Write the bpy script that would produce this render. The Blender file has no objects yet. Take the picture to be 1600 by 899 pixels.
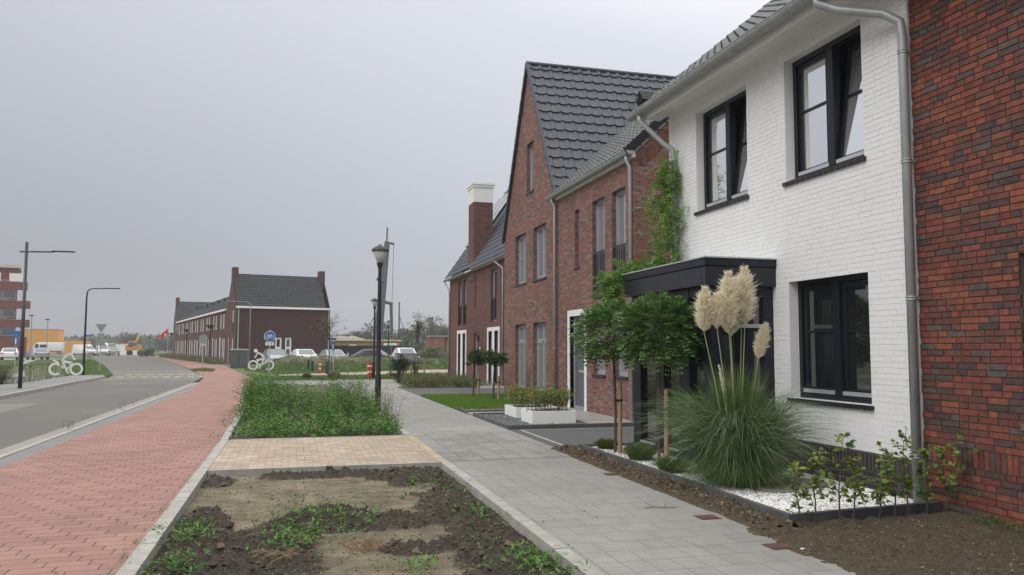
import bpy, bmesh, math, random
import numpy as np
from mathutils import Vector, Matrix, noise
random.seed(7); RNG = np.random.default_rng(11)
S = bpy.context.scene; COL = S.collection
R = math.radians

# ------------------------------------------------------------------ camera
YAW, PITCH, ROLL, FPX = 0.26650311, 0.07572297, 0.00300528, 1250.9
r0 = Vector((math.cos(YAW), -math.sin(YAW), 0)); f0 = Vector((math.sin(YAW), math.cos(YAW), 0)); u0 = Vector((0, 0, 1))
f1 = f0*math.cos(PITCH) + u0*math.sin(PITCH); u1 = u0*math.cos(PITCH) - f0*math.sin(PITCH)
r2 = r0*math.cos(ROLL) + u1*math.sin(ROLL); u2 = u1*math.cos(ROLL) - r0*math.sin(ROLL)
cd = bpy.data.cameras.new('camera'); cam = bpy.data.objects.new('camera', cd); COL.objects.link(cam)
cd.sensor_width = 36; cd.lens = FPX/1600*36; cd.clip_start = .05; cd.clip_end = 3000
cam.matrix_world = Matrix.Translation((0, 0, 1.6)) @ Matrix((r2, u2, -f1)).transposed().to_4x4()
S.camera = cam

# ------------------------------------------------------------------ sky, sun, exposure
W = bpy.data.worlds.new('World'); S.world = W; W.use_nodes = True
wt = W.node_tree; wn = wt.nodes; wl = wt.links; wn.clear()
SUN_EL, SUN_ROT = 42, 245
def wnode(t, **k):
    n = wn.new(t)
    for a, b in k.items(): setattr(n, a, b)
    return n
out = wnode('ShaderNodeOutputWorld')
sky = wnode('ShaderNodeTexSky', sky_type='NISHITA', sun_disc=False); sky.sun_elevation = R(SUN_EL); sky.sun_rotation = R(SUN_ROT)
b1 = wnode('ShaderNodeBackground'); b1.inputs[1].default_value = .05
wl.new(sky.outputs[0], b1.inputs[0])
tc = wnode('ShaderNodeTexCoord'); sp = wnode('ShaderNodeSeparateXYZ'); wl.new(tc.outputs['Generated'], sp.inputs[0])
mxx = wnode('ShaderNodeMath', operation='MAXIMUM'); mxx.inputs[1].default_value = -.3; wl.new(sp.outputs[0], mxx.inputs[0])
az = wnode('ShaderNodeMath', operation='MULTIPLY_ADD'); az.inputs[1].default_value = .28     # overcast deck is brighter towards the east
wl.new(mxx.outputs[0], az.inputs[0]); wl.new(sp.outputs[2], az.inputs[2])
nz = wnode('ShaderNodeTexNoise'); nz.inputs['Scale'].default_value = 1.3; nz.inputs['Detail'].default_value = 2
wl.new(tc.outputs['Generated'], nz.inputs[0])
na = wnode('ShaderNodeMath', operation='MULTIPLY_ADD'); na.inputs[1].default_value = .07; wl.new(nz.outputs[0], na.inputs[0]); wl.new(az.outputs[0], na.inputs[2])
cr = wnode('ShaderNodeValToRGB'); wl.new(na.outputs[0], cr.inputs[0])
E_ = cr.color_ramp.elements
sh = wnode('ShaderNodeMath', operation='MULTIPLY_ADD'); sh.inputs[1].default_value = .7; sh.inputs[2].default_value = .14; wl.new(na.outputs[0], sh.inputs[0]); wl.new(sh.outputs[0], cr.inputs[0])
def skc(L): w = max(0, min(1, (L-.6)/.6)); return (L*(.965+.035*w), L, L*(1.11-.12*w), 1)
E_[0].position = 0.0; E_[0].color = skc(.22); E_[1].position = 1; E_[1].color = skc(2.1)
for p, L in ((.168, .325), (.50, .70), (.62, 1.15), (.8, 1.8)):
    e = E_.new(p); e.color = skc(L)
b2 = wnode('ShaderNodeBackground'); b2.inputs[1].default_value = 1.06; wl.new(cr.outputs[0], b2.inputs[0])
ad = wnode('ShaderNodeMixShader'); ad.inputs[0].default_value = .9
wl.new(b1.outputs[0], ad.inputs[1]); wl.new(b2.outputs[0], ad.inputs[2]); wl.new(ad.outputs[0], out.inputs[0])
sl = bpy.data.lights.new('sun', 'SUN'); sl.energy = 1.4; sl.angle = R(40); sl.color = (1, .95, .87)
so = bpy.data.objects.new('sun', sl); COL.objects.link(so)
sd = Vector((math.sin(R(SUN_ROT))*math.cos(R(SUN_EL)), math.cos(R(SUN_ROT))*math.cos(R(SUN_EL)), math.sin(R(SUN_EL))))
so.rotation_euler = sd.to_track_quat('Z', 'Y').to_euler()
S.view_settings.view_transform = 'Standard'; S.view_settings.look = 'None'; S.view_settings.exposure = 0.2; S.view_settings.gamma = 1
S.render.engine = 'CYCLES'; S.cycles.max_bounces = 8; S.cycles.diffuse_bounces = 5; S.cycles.transmission_bounces = 6; S.cycles.volume_bounces = 1

# ------------------------------------------------------------------ materials
class NT:
    def __init__(s, name):
        s.m = bpy.data.materials.new(name); s.m.use_nodes = True; s.t = s.m.node_tree; s.n = s.t.nodes
        s.b = s.n['Principled BSDF']; s.out = s.n['Material Output']
    def new(s, t, **k):
        n = s.n.new(t)
        for a, b in k.items(): setattr(n, a, b)
        return n
    def put(s, sock, v):
        if isinstance(v, bpy.types.NodeSocket): s.t.links.new(v, sock)
        elif isinstance(v, (tuple, list)) and len(v) == 3 and len(sock.default_value) == 4: sock.default_value = (*v, 1)
        else: sock.default_value = v
    def math(s, op, a, b=0., c=0.):
        n = s.new('ShaderNodeMath', operation=op)
        s.put(n.inputs[0], a); s.put(n.inputs[1], b)
        if op in ('MULTIPLY_ADD',): s.put(n.inputs[2], c)
        return n.outputs[0]
    def mix(s, f, a, b, bt='MIX'):
        n = s.new('ShaderNodeMix', data_type='RGBA', blend_type=bt)
        s.put(n.inputs[0], f); s.put(n.inputs[6], a); s.put(n.inputs[7], b); return n.outputs[2]
    def ramp(s, f, stops, interp='LINEAR'):
        n = s.new('ShaderNodeValToRGB'); s.put(n.inputs[0], f); r = n.color_ramp; r.interpolation = interp
        while len(r.elements) > 1: r.elements.remove(r.elements[-1])
        r.elements[0].position = stops[0][0]; r.elements[0].color = (*stops[0][1], 1)
        for p, c in stops[1:]: e = r.elements.new(p); e.color = (*c, 1)
        return n.outputs[0]
    def noise(s, scale, detail=4, rough=.55, vec=None):
        n = s.new('ShaderNodeTexNoise'); n.inputs['Scale'].default_value = scale; n.inputs['Detail'].default_value = detail; n.inputs['Roughness'].default_value = rough
        s.put(n.inputs[0], vec if vec is not None else s.obj()); return n.outputs[0]
    def obj(s):
        if not hasattr(s, '_tc'): s._tc = s.new('ShaderNodeTexCoord')
        return s._tc.outputs['Object']
    def nrm(s): s.obj(); return s._tc.outputs['Normal']
    def island(s): return s.new('ShaderNodeNewGeometry').outputs['Random Per Island']
    def bump(s, h, dist=.01, strength=1., prev=None):
        n = s.new('ShaderNodeBump'); s.put(n.inputs['Height'], h); n.inputs['Distance'].default_value = dist; n.inputs['Strength'].default_value = strength
        if prev is not None: s.put(n.inputs['Normal'], prev)
        s.put(s.b.inputs['Normal'], n.outputs[0]); return n.outputs[0]
    def base(s, c): s.put(s.b.inputs['Base Color'], c)
    def rough(s, r): s.put(s.b.inputs['Roughness'], r)

def sc(c, k): return tuple(min(1, x*k) for x in c)
def plain(name, c, rough=.6, var=.12, nscale=6, metal=0, spec=.5, bump=None, coat=0):
    t = NT(name); n = t.noise(nscale, 5, .6)
    t.base(t.ramp(n, [(.25, sc(c, 1-var)), (.75, sc(c, 1+var))])); t.rough(rough); t.b.inputs['Metallic'].default_value = metal
    t.b.inputs['Specular IOR Level'].default_value = spec
    if coat: t.b.inputs['Coat Weight'].default_value = coat
    if bump: t.bump(t.noise(bump[0], 6, .6), bump[1])
    return t.m

def uvw(t, mode):
    """(u, v) running coordinates on a wall (by the face's own normal) or on the ground"""
    s = t.new('ShaderNodeSeparateXYZ'); t.put(s.inputs[0], t.obj())
    if mode == 'ground': return s.outputs[0], s.outputs[1]
    n = t.new('ShaderNodeSeparateXYZ'); t.put(n.inputs[0], t.nrm())
    ax = t.math('ABSOLUTE', n.outputs[0]); az = t.math('ABSOLUTE', n.outputs[2])
    mx = t.math('GREATER_THAN', ax, .5)
    mm = t.new('ShaderNodeMix', data_type='FLOAT'); t.put(mm.inputs[0], mx); t.put(mm.inputs[2], s.outputs[0]); t.put(mm.inputs[3], s.outputs[1])
    up = t.math('GREATER_THAN', az, .7)
    m2 = t.new('ShaderNodeMix', data_type='FLOAT'); t.put(m2.inputs[0], up); t.put(m2.inputs[2], s.outputs[2]); t.put(m2.inputs[3], s.outputs[1])
    return mm.outputs[0], m2.outputs[0]

def bricks(name, w, h, joint=.01, cols=(), mortar=(0, 0, 0), mode='wall', off='random', halves=.25, rough=.85, bdist=.006, dirt=.15, tint=None, joint_v=None, grain=60, wob=0, soldier=False, vshift=0, clean=False):
    t = NT(name); u, v = uvw(t, mode)
    if soldier: u, v = v, u
    if wob:
        wn_ = t.noise(3.0, 2); u = t.math('MULTIPLY_ADD', wn_, wob, u); v = t.math('MULTIPLY_ADD', t.noise(2.3, 2), wob*.7, v)
    if vshift: v = t.math('ADD', v, vshift)
    vr = t.math('DIVIDE', v, h); row = t.math('FLOOR', vr); fv = t.math('FRACT', vr)
    w1 = t.new('ShaderNodeTexWhiteNoise', noise_dimensions='1D'); t.put(w1.inputs['W'], row)
    if off == 'random': o = t.math('MULTIPLY_ADD', t.math('MODULO', row, 2.), .5, t.math('MULTIPLY', t.math('FLOOR', t.math('MULTIPLY', w1.outputs[0], 4.)), .25))
    elif off == 'half': o = t.math('MULTIPLY', t.math('FLOORED_MODULO', row, 2.), .5)
    elif off == 'third': o = t.math('MULTIPLY', t.math('FLOORED_MODULO', row, 3.), .333)
    else: o = 0.
    ur = t.math('ADD', t.math('DIVIDE', u, w), o); cu = t.math('FLOOR', ur); fu = t.math('FRACT', ur)
    def wnz(a, b):
        c = t.new('ShaderNodeCombineXYZ'); t.put(c.inputs[0], a); t.put(c.inputs[1], b)
        n = t.new('ShaderNodeTexWhiteNoise', noise_dimensions='2D'); t.put(n.inputs['Vector'], c.outputs[0]); return n.outputs[0]
    jx = joint/w; jy = (joint_v or joint)/h
    cid = wnz(cu, row)
    if halves > 0:
        ish = t.math('LESS_THAN', wnz(t.math('ADD', cu, 77.7), row), halves)
        right = t.math('GREATER_THAN', fu, .5)
        cid2 = wnz(t.math('ADD', cu, t.math('MULTIPLY', t.math('MULTIPLY', ish, right), .37)), row)
        mid = t.math('MULTIPLY', ish, t.math('LESS_THAN', t.math('ABSOLUTE', t.math('SUBTRACT', fu, .5)), jx/2))
    else: cid2 = cid; mid = None
    e = lambda f, j: t.math('MAXIMUM', t.math('LESS_THAN', f, j/2), t.math('GREATER_THAN', f, 1-j/2))
    m = t.math('MAXIMUM', e(fu, jx), e(fv, jy))
    if mid is not None: m = t.math('MAXIMUM', m, mid)
    k = len(cols); stops = []; acc = 0; tot = sum(c[1] for c in cols)
    for c, wgt in cols: stops.append((acc/tot, c)); acc += wgt
    bc = t.ramp(cid2, stops, 'CONSTANT')
    bc = t.mix(t.math('MULTIPLY', t.noise(18, 4, .7), .12 if clean else .6), bc, t.mix(1., bc, (.55, .52, .5), 'MULTIPLY'))
    big = t.ramp(t.noise(.55, 5, .6), [(.3, (1-dirt,)*3), (.7, (1+dirt*.6,)*3)])
    if mode == 'ground': mortar = t.mix(t.ramp(t.noise(1.3, 5, .7), [(.52, (0,)*3), (.66, (.8,)*3)]), mortar, (.10, .105, .05)); big = t.mix(1., big, t.ramp(t.noise(4.5, 7, .75), [(.30, (.86,)*3), (.5, (1,)*3), (.7, (1.08,)*3)]), 'MULTIPLY')
    col = t.mix(m, bc, mortar); col = t.mix(1., col, big, 'MULTIPLY')
    t.base(col); t.rough(rough)
    hgt = t.math('ADD', t.math('MULTIPLY', t.math('SUBTRACT', 1., m), 1.), t.math('MULTIPLY', t.noise(grain, 4, .6), .35))
    hgt = t.math('ADD', hgt, t.math('MULTIPLY', cid2, .05 if clean else .3))
    t.bump(hgt, bdist); return t.m

RED = (.225, .066, .046); ORG = (.275, .092, .050); PUR = (.100, .060, .054); BRN = (.158, .064, .045); GRY = (.12, .09, .078)
M = {}
M['brick'] = bricks('red_wildbond_brick', .222, .0625, .012, [(RED, 3), (BRN, 3), (PUR, 2.6), (ORG, 2.4), (sc(RED, .8), 2), (PUR, 1.4), (GRY, 1.2), (RED, 2), (BRN, 1.5)], (.085, .070, .062), joint_v=.014, bdist=.012)
M['brick2'] = bricks('red_brown_brick', .222, .0625, .012, [((.27, .10, .075), 5), ((.20, .095, .072), 4), ((.12, .075, .065), 1.6), ((.32, .17, .13), 1.6), ((.22, .18, .155), 1.2)], (.17, .135, .12), joint_v=.012)
M['brick3'] = bricks('brown_red_brick', .222, .0625, .010, [((.20, .07, .052), 5), ((.14, .06, .045), 5), ((.09, .05, .043), 1.5)], (.10, .075, .07))
M['white_flat'] = plain('white_masonry_paint', (.75, .755, .76), .6, .035, 2.2, bump=(45, .0022))
def brickisl(name, cols):
    t = NT(name); acc = 0; tot = sum(c[1] for c in cols); st = []
    for c, w_ in cols: st.append((acc/tot, c)); acc += w_
    c = t.ramp(t.island(), st, 'CONSTANT'); c = t.mix(t.ramp(t.noise(14, 5, .7), [(.4, (0,)*3), (.62, (.75,)*3)]), c, t.mix(1., c, (.50, .50, .52), 'MULTIPLY'))
    c = t.mix(t.ramp(t.noise(5, 6, .7), [(.60, (0,)*3), (.75, (.35,)*3)]), c, (.20, .16, .14))
    t.base(c); t.rough(.82); t.bump(t.noise(90, 6, .7), .004); return t.m
M['brick_face'] = brickisl('wildbond_brick_face', [(RED, 3), (BRN, 3), (PUR, 2.2), (ORG, 1.7), (sc(RED, .8), 2.6), (sc(PUR, .85), 1.2), (GRY, 1.1), (sc(RED, 1.12), 2), (sc(BRN, .85), 1.5)])
M['mortar'] = plain('brown_grey_mortar', (.115, .095, .083), .95, .2, 12, bump=(90, .003))
M['soldier'] = bricks('red_soldier_brick', .222, .0625, .011, [(RED, 5), (BRN, 3), (ORG, 3), (PUR, 1)], (.13, .095, .083), soldier=True, off='none', halves=0)
M['plinth'] = bricks('black_plinth_brick', .222, .0625, .012, [((.032, .027, .026), 3), ((.045, .036, .034), 3), ((.06, .05, .046), 1)], (.12, .11, .10), halves=.1)
M['plinth_s'] = bricks('black_soldier_brick', .222, .0625, .012, [((.03, .025, .024), 3), ((.045, .036, .034), 3)], (.12, .11, .10), soldier=True, off='none', halves=0)
M['white_brick'] = bricks('white_painted_brick', .222, .0625, cols=[((.81, .812, .81), 3), ((.80, .802, .80), 2), ((.82, .822, .82), 2)], mortar=(.72, .72, .72), rough=.6, bdist=.004, dirt=.035, joint_v=.008, grain=35, joint=.003, clean=True)
M['dark_brick'] = bricks('dark_grey_brick', .222, .0625, .010, [((.055, .04, .04), 3), ((.08, .055, .05), 2)], (.07, .06, .055))
M['far_brick'] = bricks('wine_red_brick', .222, .0625, .010, [((.078, .026, .022), 5), ((.064, .023, .02), 4), ((.045, .02, .018), 2)], (.05, .03, .027))
M['red_brick_apt'] = bricks('apartment_red_brick', .222, .0625, .010, [((.24, .05, .035), 5), ((.19, .045, .03), 3)], (.16, .08, .065))
M['red_tile'] = bricks('red_cycle_path_paver', .30, .15, .013, [((.335, .186, .156), 4), ((.36, .203, .17), 3), ((.305, .168, .14), 2)], (.115, .07, .058), mode='ground', off='third', halves=0, rough=.9, bdist=.005, dirt=.14, grain=90, wob=.02, joint_v=.007)
M['grey_tile'] = bricks('grey_concrete_slab', .40, .30, .007, [((.30, .295, .277), 3), ((.31, .305, .286), 3), ((.29, .285, .268), 2)], (.165, .16, .14), mode='ground', off='half', halves=.35, rough=.9, bdist=.003, dirt=.16, grain=120, wob=.012)
M['grey_tile_sm'] = bricks('grey_square_slab', .30, .30, .009, [((.285, .28, .262), 3), ((.31, .305, .285), 3), ((.26, .255, .24), 2)], (.075, .07, .06), mode='ground', off='none', halves=0, rough=.9, bdist=.004, dirt=.16, grain=120, wob=.01)
M['beige_paver'] = bricks('sand_clay_paver', .21, .105, .007, [((.42, .33, .25), 4), ((.46, .37, .285), 3), ((.38, .285, .21), 2), ((.50, .43, .35), 1.5), ((.40, .35, .28), 2)], (.19, .155, .12), mode='ground', off='half', halves=.2, rough=.9, bdist=.004, dirt=.15, wob=.02)
M['pale_paver'] = bricks('pale_pink_paver', .30, .15, .007, [((.45, .35, .29), 4), ((.48, .38, .32), 3)], (.22, .17, .14), mode='ground', off='half', halves=0, rough=.9, dirt=.15)
def asphalt(name, c, warm=0):
    t = NT(name); a = t.noise(.25, 5, .6); g = t.noise(220, 3, .6)
    big = t.ramp(a, [(.3, sc(c, .85)), (.55, c), (.75, sc((c[0]*(1+warm), c[1], c[2]*(1-warm)), 1.25))])
    t.base(t.mix(1., big, t.ramp(g, [(.3, (.7,)*3), (.7, (1.25,)*3)]), 'MULTIPLY')); t.rough(.9); t.bump(g, .003); return t.m
M['asphalt'] = asphalt('worn_grey_asphalt', (.128, .122, .11), .05)
M['asphalt_drive'] = asphalt('driveway_fine_asphalt', (.092, .094, .095))
M['asphalt_strip'] = asphalt('grey_verge_asphalt', (.20, .198, .195))
M['cream_slab'] = asphalt('cream_concrete', (.27, .25, .22), .04); M['plateau'] = asphalt('worn_beige_asphalt', (.165, .152, .132), .04)
M['conc'] = plain('concrete_kerb', (.33, .32, .29), .9, .22, 5, bump=(60, .003))
M['conc_dark'] = plain('dark_concrete_edging', (.085, .088, .092), .8, .25, 4, bump=(60, .002))
M['terrace'] = plain('polished_terrace_slab', (.33, .32, .30), .45, .12, 1.5)
M['paint_white'] = plain('worn_white_road_paint', (.36, .35, .32), .8, .25, 9)
def soilmat(name, attr=True):
    t = NT(name); n = t.noise(30, 8, .7); n2 = t.noise(1.7, 8, .7); n3 = t.noise(7, 8, .75)
    dark = t.ramp(n, [(.3, (.030, .024, .016)), (.62, (.070, .056, .038)), (.8, (.135, .11, .075))])
    mixn = t.math('MULTIPLY_ADD', n3, .45, t.math('MULTIPLY', n2, .55))
    tan = t.ramp(mixn, [(.34, (.085, .066, .043)), (.44, (.15, .122, .080)), (.52, (.235, .195, .130)), (.62, (.32, .27, .185))])
    moss = t.mix(t.ramp(t.noise(3.1, 7, .75), [(.50, (0,)*3), (.64, (.55,)*3)]), tan, (.125, .135, .06))
    grit = t.ramp(t.noise(95, 3, .6), [(.36, (.45,)*3), (.46, (1,)*3), (.60, (1,)*3), (.68, (1.35,)*3)]); moss = t.mix(1., moss, grit, 'MULTIPLY')
    if attr: a = t.new('ShaderNodeAttribute', attribute_name='tilled'); f0_ = a.outputs['Fac']
    else: f0_ = n2
    f = t.ramp(t.math('MULTIPLY_ADD', t.math('SUBTRACT', n3, .5), .9, f0_), [(.22, (0,)*3), (.62, (1,)*3)])
    c = t.mix(f, moss, dark)
    sp_ = t.ramp(t.noise(170, 2, .5), [(.66, (0,)*3), (.7, (1,)*3)]); c = t.mix(t.math('MULTIPLY', sp_, .4), c, (.32, .29, .23))
    t.base(c); t.rough(.95); t.bump(t.noise(75, 8, .75), .022); return t.m
M['soil'] = soilmat('tilled_and_crusted_soil'); M['soil2'] = soilmat('brown_garden_soil', False)
def brownsoil():
    t = NT('brown_crumbly_soil'); n = t.noise(26, 8, .75)
    t.base(t.ramp(n, [(.3, (.032, .024, .015)), (.5, (.08, .060, .036)), (.72, (.15, .118, .074))])); t.rough(.95); t.bump(t.noise(60, 8, .75), .02); return t.m
M['soil3'] = brownsoil()
def groundmat(name, c1, c2, c3):
    t = NT(name); n = t.noise(.12, 8, .6); g = t.noise(9, 6, .7)
    t.base(t.mix(1., t.ramp(n, [(.35, c1), (.5, c2), (.65, c3)]), t.ramp(g, [(.3, (.6,)*3), (.7, (1.3,)*3)]), 'MULTIPLY')); t.rough(.95); t.bump(g, .05); return t.m
M['rough_grass'] = groundmat('rough_grass_ground', (.06, .10, .022), (.075, .12, .028), (.12, .115, .055))
M['far_ground'] = groundmat('wasteland_ground', (.13, .12, .075), (.10, .12, .05), (.18, .155, .11))
M['lawn'] = groundmat('mown_lawn', (.045, .12, .012), (.055, .14, .015), (.06, .13, .02))
def leafmat(name, cols, rough=.5, trans=.25, spec=.35, patch=0):
    t = NT(name); f_ = t.island()
    if patch: f_ = t.math('MULTIPLY_ADD', f_, .45, t.math('MULTIPLY', t.ramp(t.noise(patch, 3, .6), [(.33, (0,)*3), (.67, (1,)*3)]), .55))
    c = t.ramp(f_, [(i/max(1, len(cols)-1), x) for i, x in enumerate(cols)])
    t.base(c); t.rough(rough); t.b.inputs['Specular IOR Level'].default_value = spec
    tr = t.new('ShaderNodeBsdfTranslucent'); t.put(tr.inputs[0], c)
    mx = t.new('ShaderNodeMixShader'); mx.inputs[0].default_value = trans
    t.t.links.new(t.b.outputs[0], mx.inputs[1]); t.t.links.new(tr.outputs[0], mx.inputs[2]); t.t.links.new(mx.outputs[0], t.out.inputs[0]); return t.m
M['lf_robinia'] = leafmat('ball_tree_leaf', [(.035, .085, .02), (.085, .17, .04), (.15, .27, .075), (.24, .37, .13)], trans=.15, rough=.4, spec=.5, patch=9)
M['lf_small'] = leafmat('small_tree_leaf', [(.03, .075, .018), (.055, .12, .028), (.08, .15, .035)])
M['lf_weed'] = leafmat('weed_leaf', [(.028, .08, .012), (.05, .13, .02), (.09, .20, .035), (.15, .28, .06), (.22, .33, .12)], trans=.18, patch=2.6)
M['lf_lowweed'] = leafmat('low_weed_leaf', [(.03, .075, .015), (.06, .13, .03), (.09, .17, .04)], trans=.15); M['lf_weed2'] = leafmat('bright_weed_leaf', [(.07, .16, .03), (.12, .25, .045), (.16, .30, .06)])
M['lf_climb'] = leafmat('climber_leaf', [(.06, .14, .02), (.12, .25, .035), (.20, .36, .06), (.27, .42, .09)], patch=8)
M['lf_beech'] = leafmat('beech_leaf', [(.05, .11, .022), (.08, .16, .03), (.12, .20, .03), (.20, .26, .045), (.30, .30, .05), (.30, .17, .05)], patch=6)
M['lf_hedge'] = leafmat('planter_shrub_leaf', [(.08, .17, .03), (.16, .25, .05), (.28, .24, .07), (.12, .21, .04), (.30, .14, .06)])
M['lf_bed'] = leafmat('shrub_bed_leaf', [(.10, .05, .045), (.15, .07, .055), (.09, .12, .04), (.12, .17, .05), (.20, .21, .08), (.26, .25, .11)], patch=1.6)
M['lf_rough'] = leafmat('rough_verge_leaf', [(.06, .11, .03), (.09, .14, .04), (.12, .16, .06), (.18, .18, .09), (.16, .13, .08)], patch=.9)
M['lf_grass'] = leafmat('grass_blade', [(.10, .20, .02), (.15, .27, .03), (.12, .23, .025)], trans=.3)
M['lf_vergegrass'] = leafmat('verge_grass_blade', [(.07, .14, .03), (.10, .18, .04), (.14, .17, .06)], trans=.3)
M['lf_pampas'] = leafmat('pampas_blade', [(.032, .072, .018), (.055, .115, .028), (.10, .17, .05), (.15, .22, .08), (.27, .31, .15)], .45, .2, .5, patch=5)
M['plume'] = leafmat('pampas_plume', [(.90, .84, .68), (.94, .90, .78), (.86, .78, .60), (.97, .95, .88)], .9, .5, .05)
M['stalk'] = plain('pampas_stalk', (.30, .33, .16), .6)
M['lf_dark'] = leafmat('dark_shrub_leaf', [(.03, .055, .02), (.05, .08, .03), (.07, .10, .045)])
M['lf_far'] = leafmat('distant_tree_leaf', [(.04, .07, .025), (.06, .09, .035), (.05, .075, .03)])
M['lf_sparse'] = leafmat('young_tree_leaf', [(.09, .12, .04), (.13, .15, .06), (.07, .10, .035)])
M['lf_brown'] = leafmat('brown_bush_leaf', [(.12, .09, .04), (.09, .10, .035), (.15, .12, .06)])
M['moss'] = leafmat('moss_cushion_leaf', [(.12, .14, .02), (.09, .12, .02), (.16, .15, .03)])
M['mound'] = leafmat('pale_grass_mound_leaf', [(.22, .22, .12), (.17, .19, .09), (.28, .26, .16)])
M['dry'] = leafmat('dry_straw', [(.30, .20, .10), (.22, .14, .07), (.38, .28, .15)])
M['bark'] = plain('bark', (.075, .055, .04), .9, .35, 25, bump=(50, .006))
M['twig'] = plain('brown_twig', (.09, .06, .045), .8, .3, 20)
M['stake'] = plain('round_pine_stake', (.34, .22, .12), .8, .2, 14, bump=(40, .003))
M['stake_old'] = plain('weathered_stake', (.20, .15, .11), .9, .25, 14)
M['rubber'] = plain('black_rubber', (.015, .015, .016), .7, .1)
def roofmat(name, c, rough=.38):
    t = NT(name); n = t.noise(3, 5, .6); i = t.noise(40, 3, .6)
    t.base(t.mix(1., t.ramp(n, [(.3, sc(c, .85)), (.7, sc(c, 1.2))]), t.ramp(i, [(.3, (.85,)*3), (.7, (1.1,)*3)]), 'MULTIPLY')); t.rough(rough); t.bump(i, .001); return t.m
M['tile_far'] = roofmat('black_far_tile', (.014, .016, .021), .55); M['tile'] = roofmat('anthracite_glazed_tile', (.038, .044, .062), .42); M['tile2'] = roofmat('grey_concrete_tile', (.085, .088, .092), .5)
M['zinc'] = plain('weathered_zinc', (.33, .35, .36), .45, .16, 5, metal=.25)
M['alu'] = plain('light_galvanised_pipe', (.45, .47, .48), .45, .1, 4, metal=.5)
M['anth'] = plain('anthracite_window_paint', (.008, .011, .018), .38, .1, 3, spec=.35)
M['anth_panel'] = plain('anthracite_fascia_panel', (.016, .019, .026), .35, .15, 1.2, spec=.4)
M['greyframe'] = plain('blue_grey_window_paint', (.30, .33, .36), .4, .06, 3)
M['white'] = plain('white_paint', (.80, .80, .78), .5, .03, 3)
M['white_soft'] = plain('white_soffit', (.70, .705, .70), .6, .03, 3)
M['silver'] = plain('aluminium_trim', (.55, .56, .57), .35, .05, 3, metal=.6)
M['sill'] = plain('black_glazed_sill', (.018, .018, .02), .35, .3, 12)
M['greysill'] = plain('grey_stone_sill', (.12, .12, .12), .6, .15, 5)
def glass(name, c=(.012, .014, .016), ior=1.6, var=0, metal=0):
    t = NT(name); t.base(c); t.rough(.03); t.b.inputs['IOR'].default_value = ior
    t.b.inputs['Specular IOR Level'].default_value = .7
    t.b.inputs['Metallic'].default_value = metal; t.bump(t.noise(.8, 2), .004); return t.m
M['glass'] = glass('dark_window_glass', ior=1.95); M['glass_sky'] = glass('sky_reflecting_window_glass', (.86, .87, .88), 1.6, metal=.85)
M['glass_mid'] = glass('window_glass_over_pale_blind', (.34, .35, .36), 1.7, metal=.4)
M['black'] = plain('black_metal', (.012, .012, .013), .45, .1); M['lamp_blue'] = plain('dark_blue_black_paint', (.012, .016, .026), .4, .1)
M['room'] = plain('dark_room_wall', (.03, .03, .035), .8, .1)
M['panel'] = plain('solar_panel_glass', (.25, .26, .28), .15, .1, 2)
M['stone_w'] = plain('white_marble_chip', (.78, .78, .76), .7, .1, 30); M['stone_g'] = leafmat('grey_basalt_chip', [(.07, .075, .08), (.15, .155, .165), (.25, .26, .27), (.11, .115, .12)], .8, 0.)
def gravel(name, c0, c1, sc_):
    t = NT(name); v = t.new('ShaderNodeTexVoronoi'); v.inputs['Scale'].default_value = sc_; t.put(v.inputs[0], t.obj())
    s = t.new('ShaderNodeSeparateColor'); t.put(s.inputs[0], v.outputs['Color'])
    t.base(t.mix(t.ramp(v.outputs['Distance'], [(.35, (0,)*3), (.6, (.7,)*3)]), t.ramp(s.outputs[0], [(0, c0), (1, c1)]), sc(c0, .25))); t.rough(.85)
    t.bump(t.math('SUBTRACT', 1., v.outputs['Distance']), .012); return t.m
M['gravel_w'] = gravel('white_chip_ground', (.60, .60, .58), (.82, .82, .80), 45); M['gravel_g'] = gravel('grey_chip_ground', (.06, .065, .07), (.24, .25, .26), 38)
M['yellow'] = plain('yellow_orange_cladding', (.62, .28, .02), .6, .06, .3); M['red_paint'] = plain('red_paint', (.55, .035, .025), .5, .1)
M['pink'] = plain('pink_flag', (.65, .12, .15), .7); M['blue'] = plain('blue_sign_face', (.03, .12, .42), .4, .05); M['sign_grey'] = plain('sign_back_grey', (.24, .25, .26), .5, .1)
M['cab'] = plain('grey_cabinet', (.075, .082, .09), .55, .1, 2); M['cab_light'] = plain('light_grey_cabinet', (.23, .235, .245), .55, .1, 2); M['cab_top'] = plain('pale_grey_lid', (.36, .38, .40), .5, .08)
M['cyc'] = plain('white_coated_steel', (.70, .72, .68), .5, .06, 3)
M['carwhite'] = plain('white_car_paint', (.72, .73, .74), .25, .03, coat=.6); M['carsilver'] = plain('silver_car_paint', (.34, .37, .40), .28, .04, metal=.4, coat=.6); M['carblack'] = plain('black_car_paint', (.015, .016, .018), .22, .05, coat=.6)
M['carglass'] = glass('car_glass', (.10, .12, .13), 1.6); M['tyre'] = plain('tyre_rubber', (.02, .02, .02), .8); M['rim'] = plain('wheel_rim', (.35, .35, .36), .35, .05, metal=.7)
M['lampglass'] = plain('frosted_headlight', (.65, .67, .68), .15, .02); M['taillight'] = plain('red_lens', (.35, .02, .02), .3)
M['fabric'] = plain('black_fence_cloth', (.018, .019, .021), .8, .2, 2); M['sand'] = plain('sand_heap', (.27, .24, .18), .95, .2, .4, bump=(2, .1))
M['timber'] = plain('ochre_cabin_board', (.30, .20, .10), .7, .2, 1); M['cream'] = plain('cream_board', (.52, .48, .38), .7, .06, 1)
M['pinkwall'] = bricks('dusty_red_brick', .222, .0625, .010, [((.30, .10, .08), 5), ((.26, .09, .07), 3)], (.26, .14, .11))
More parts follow.
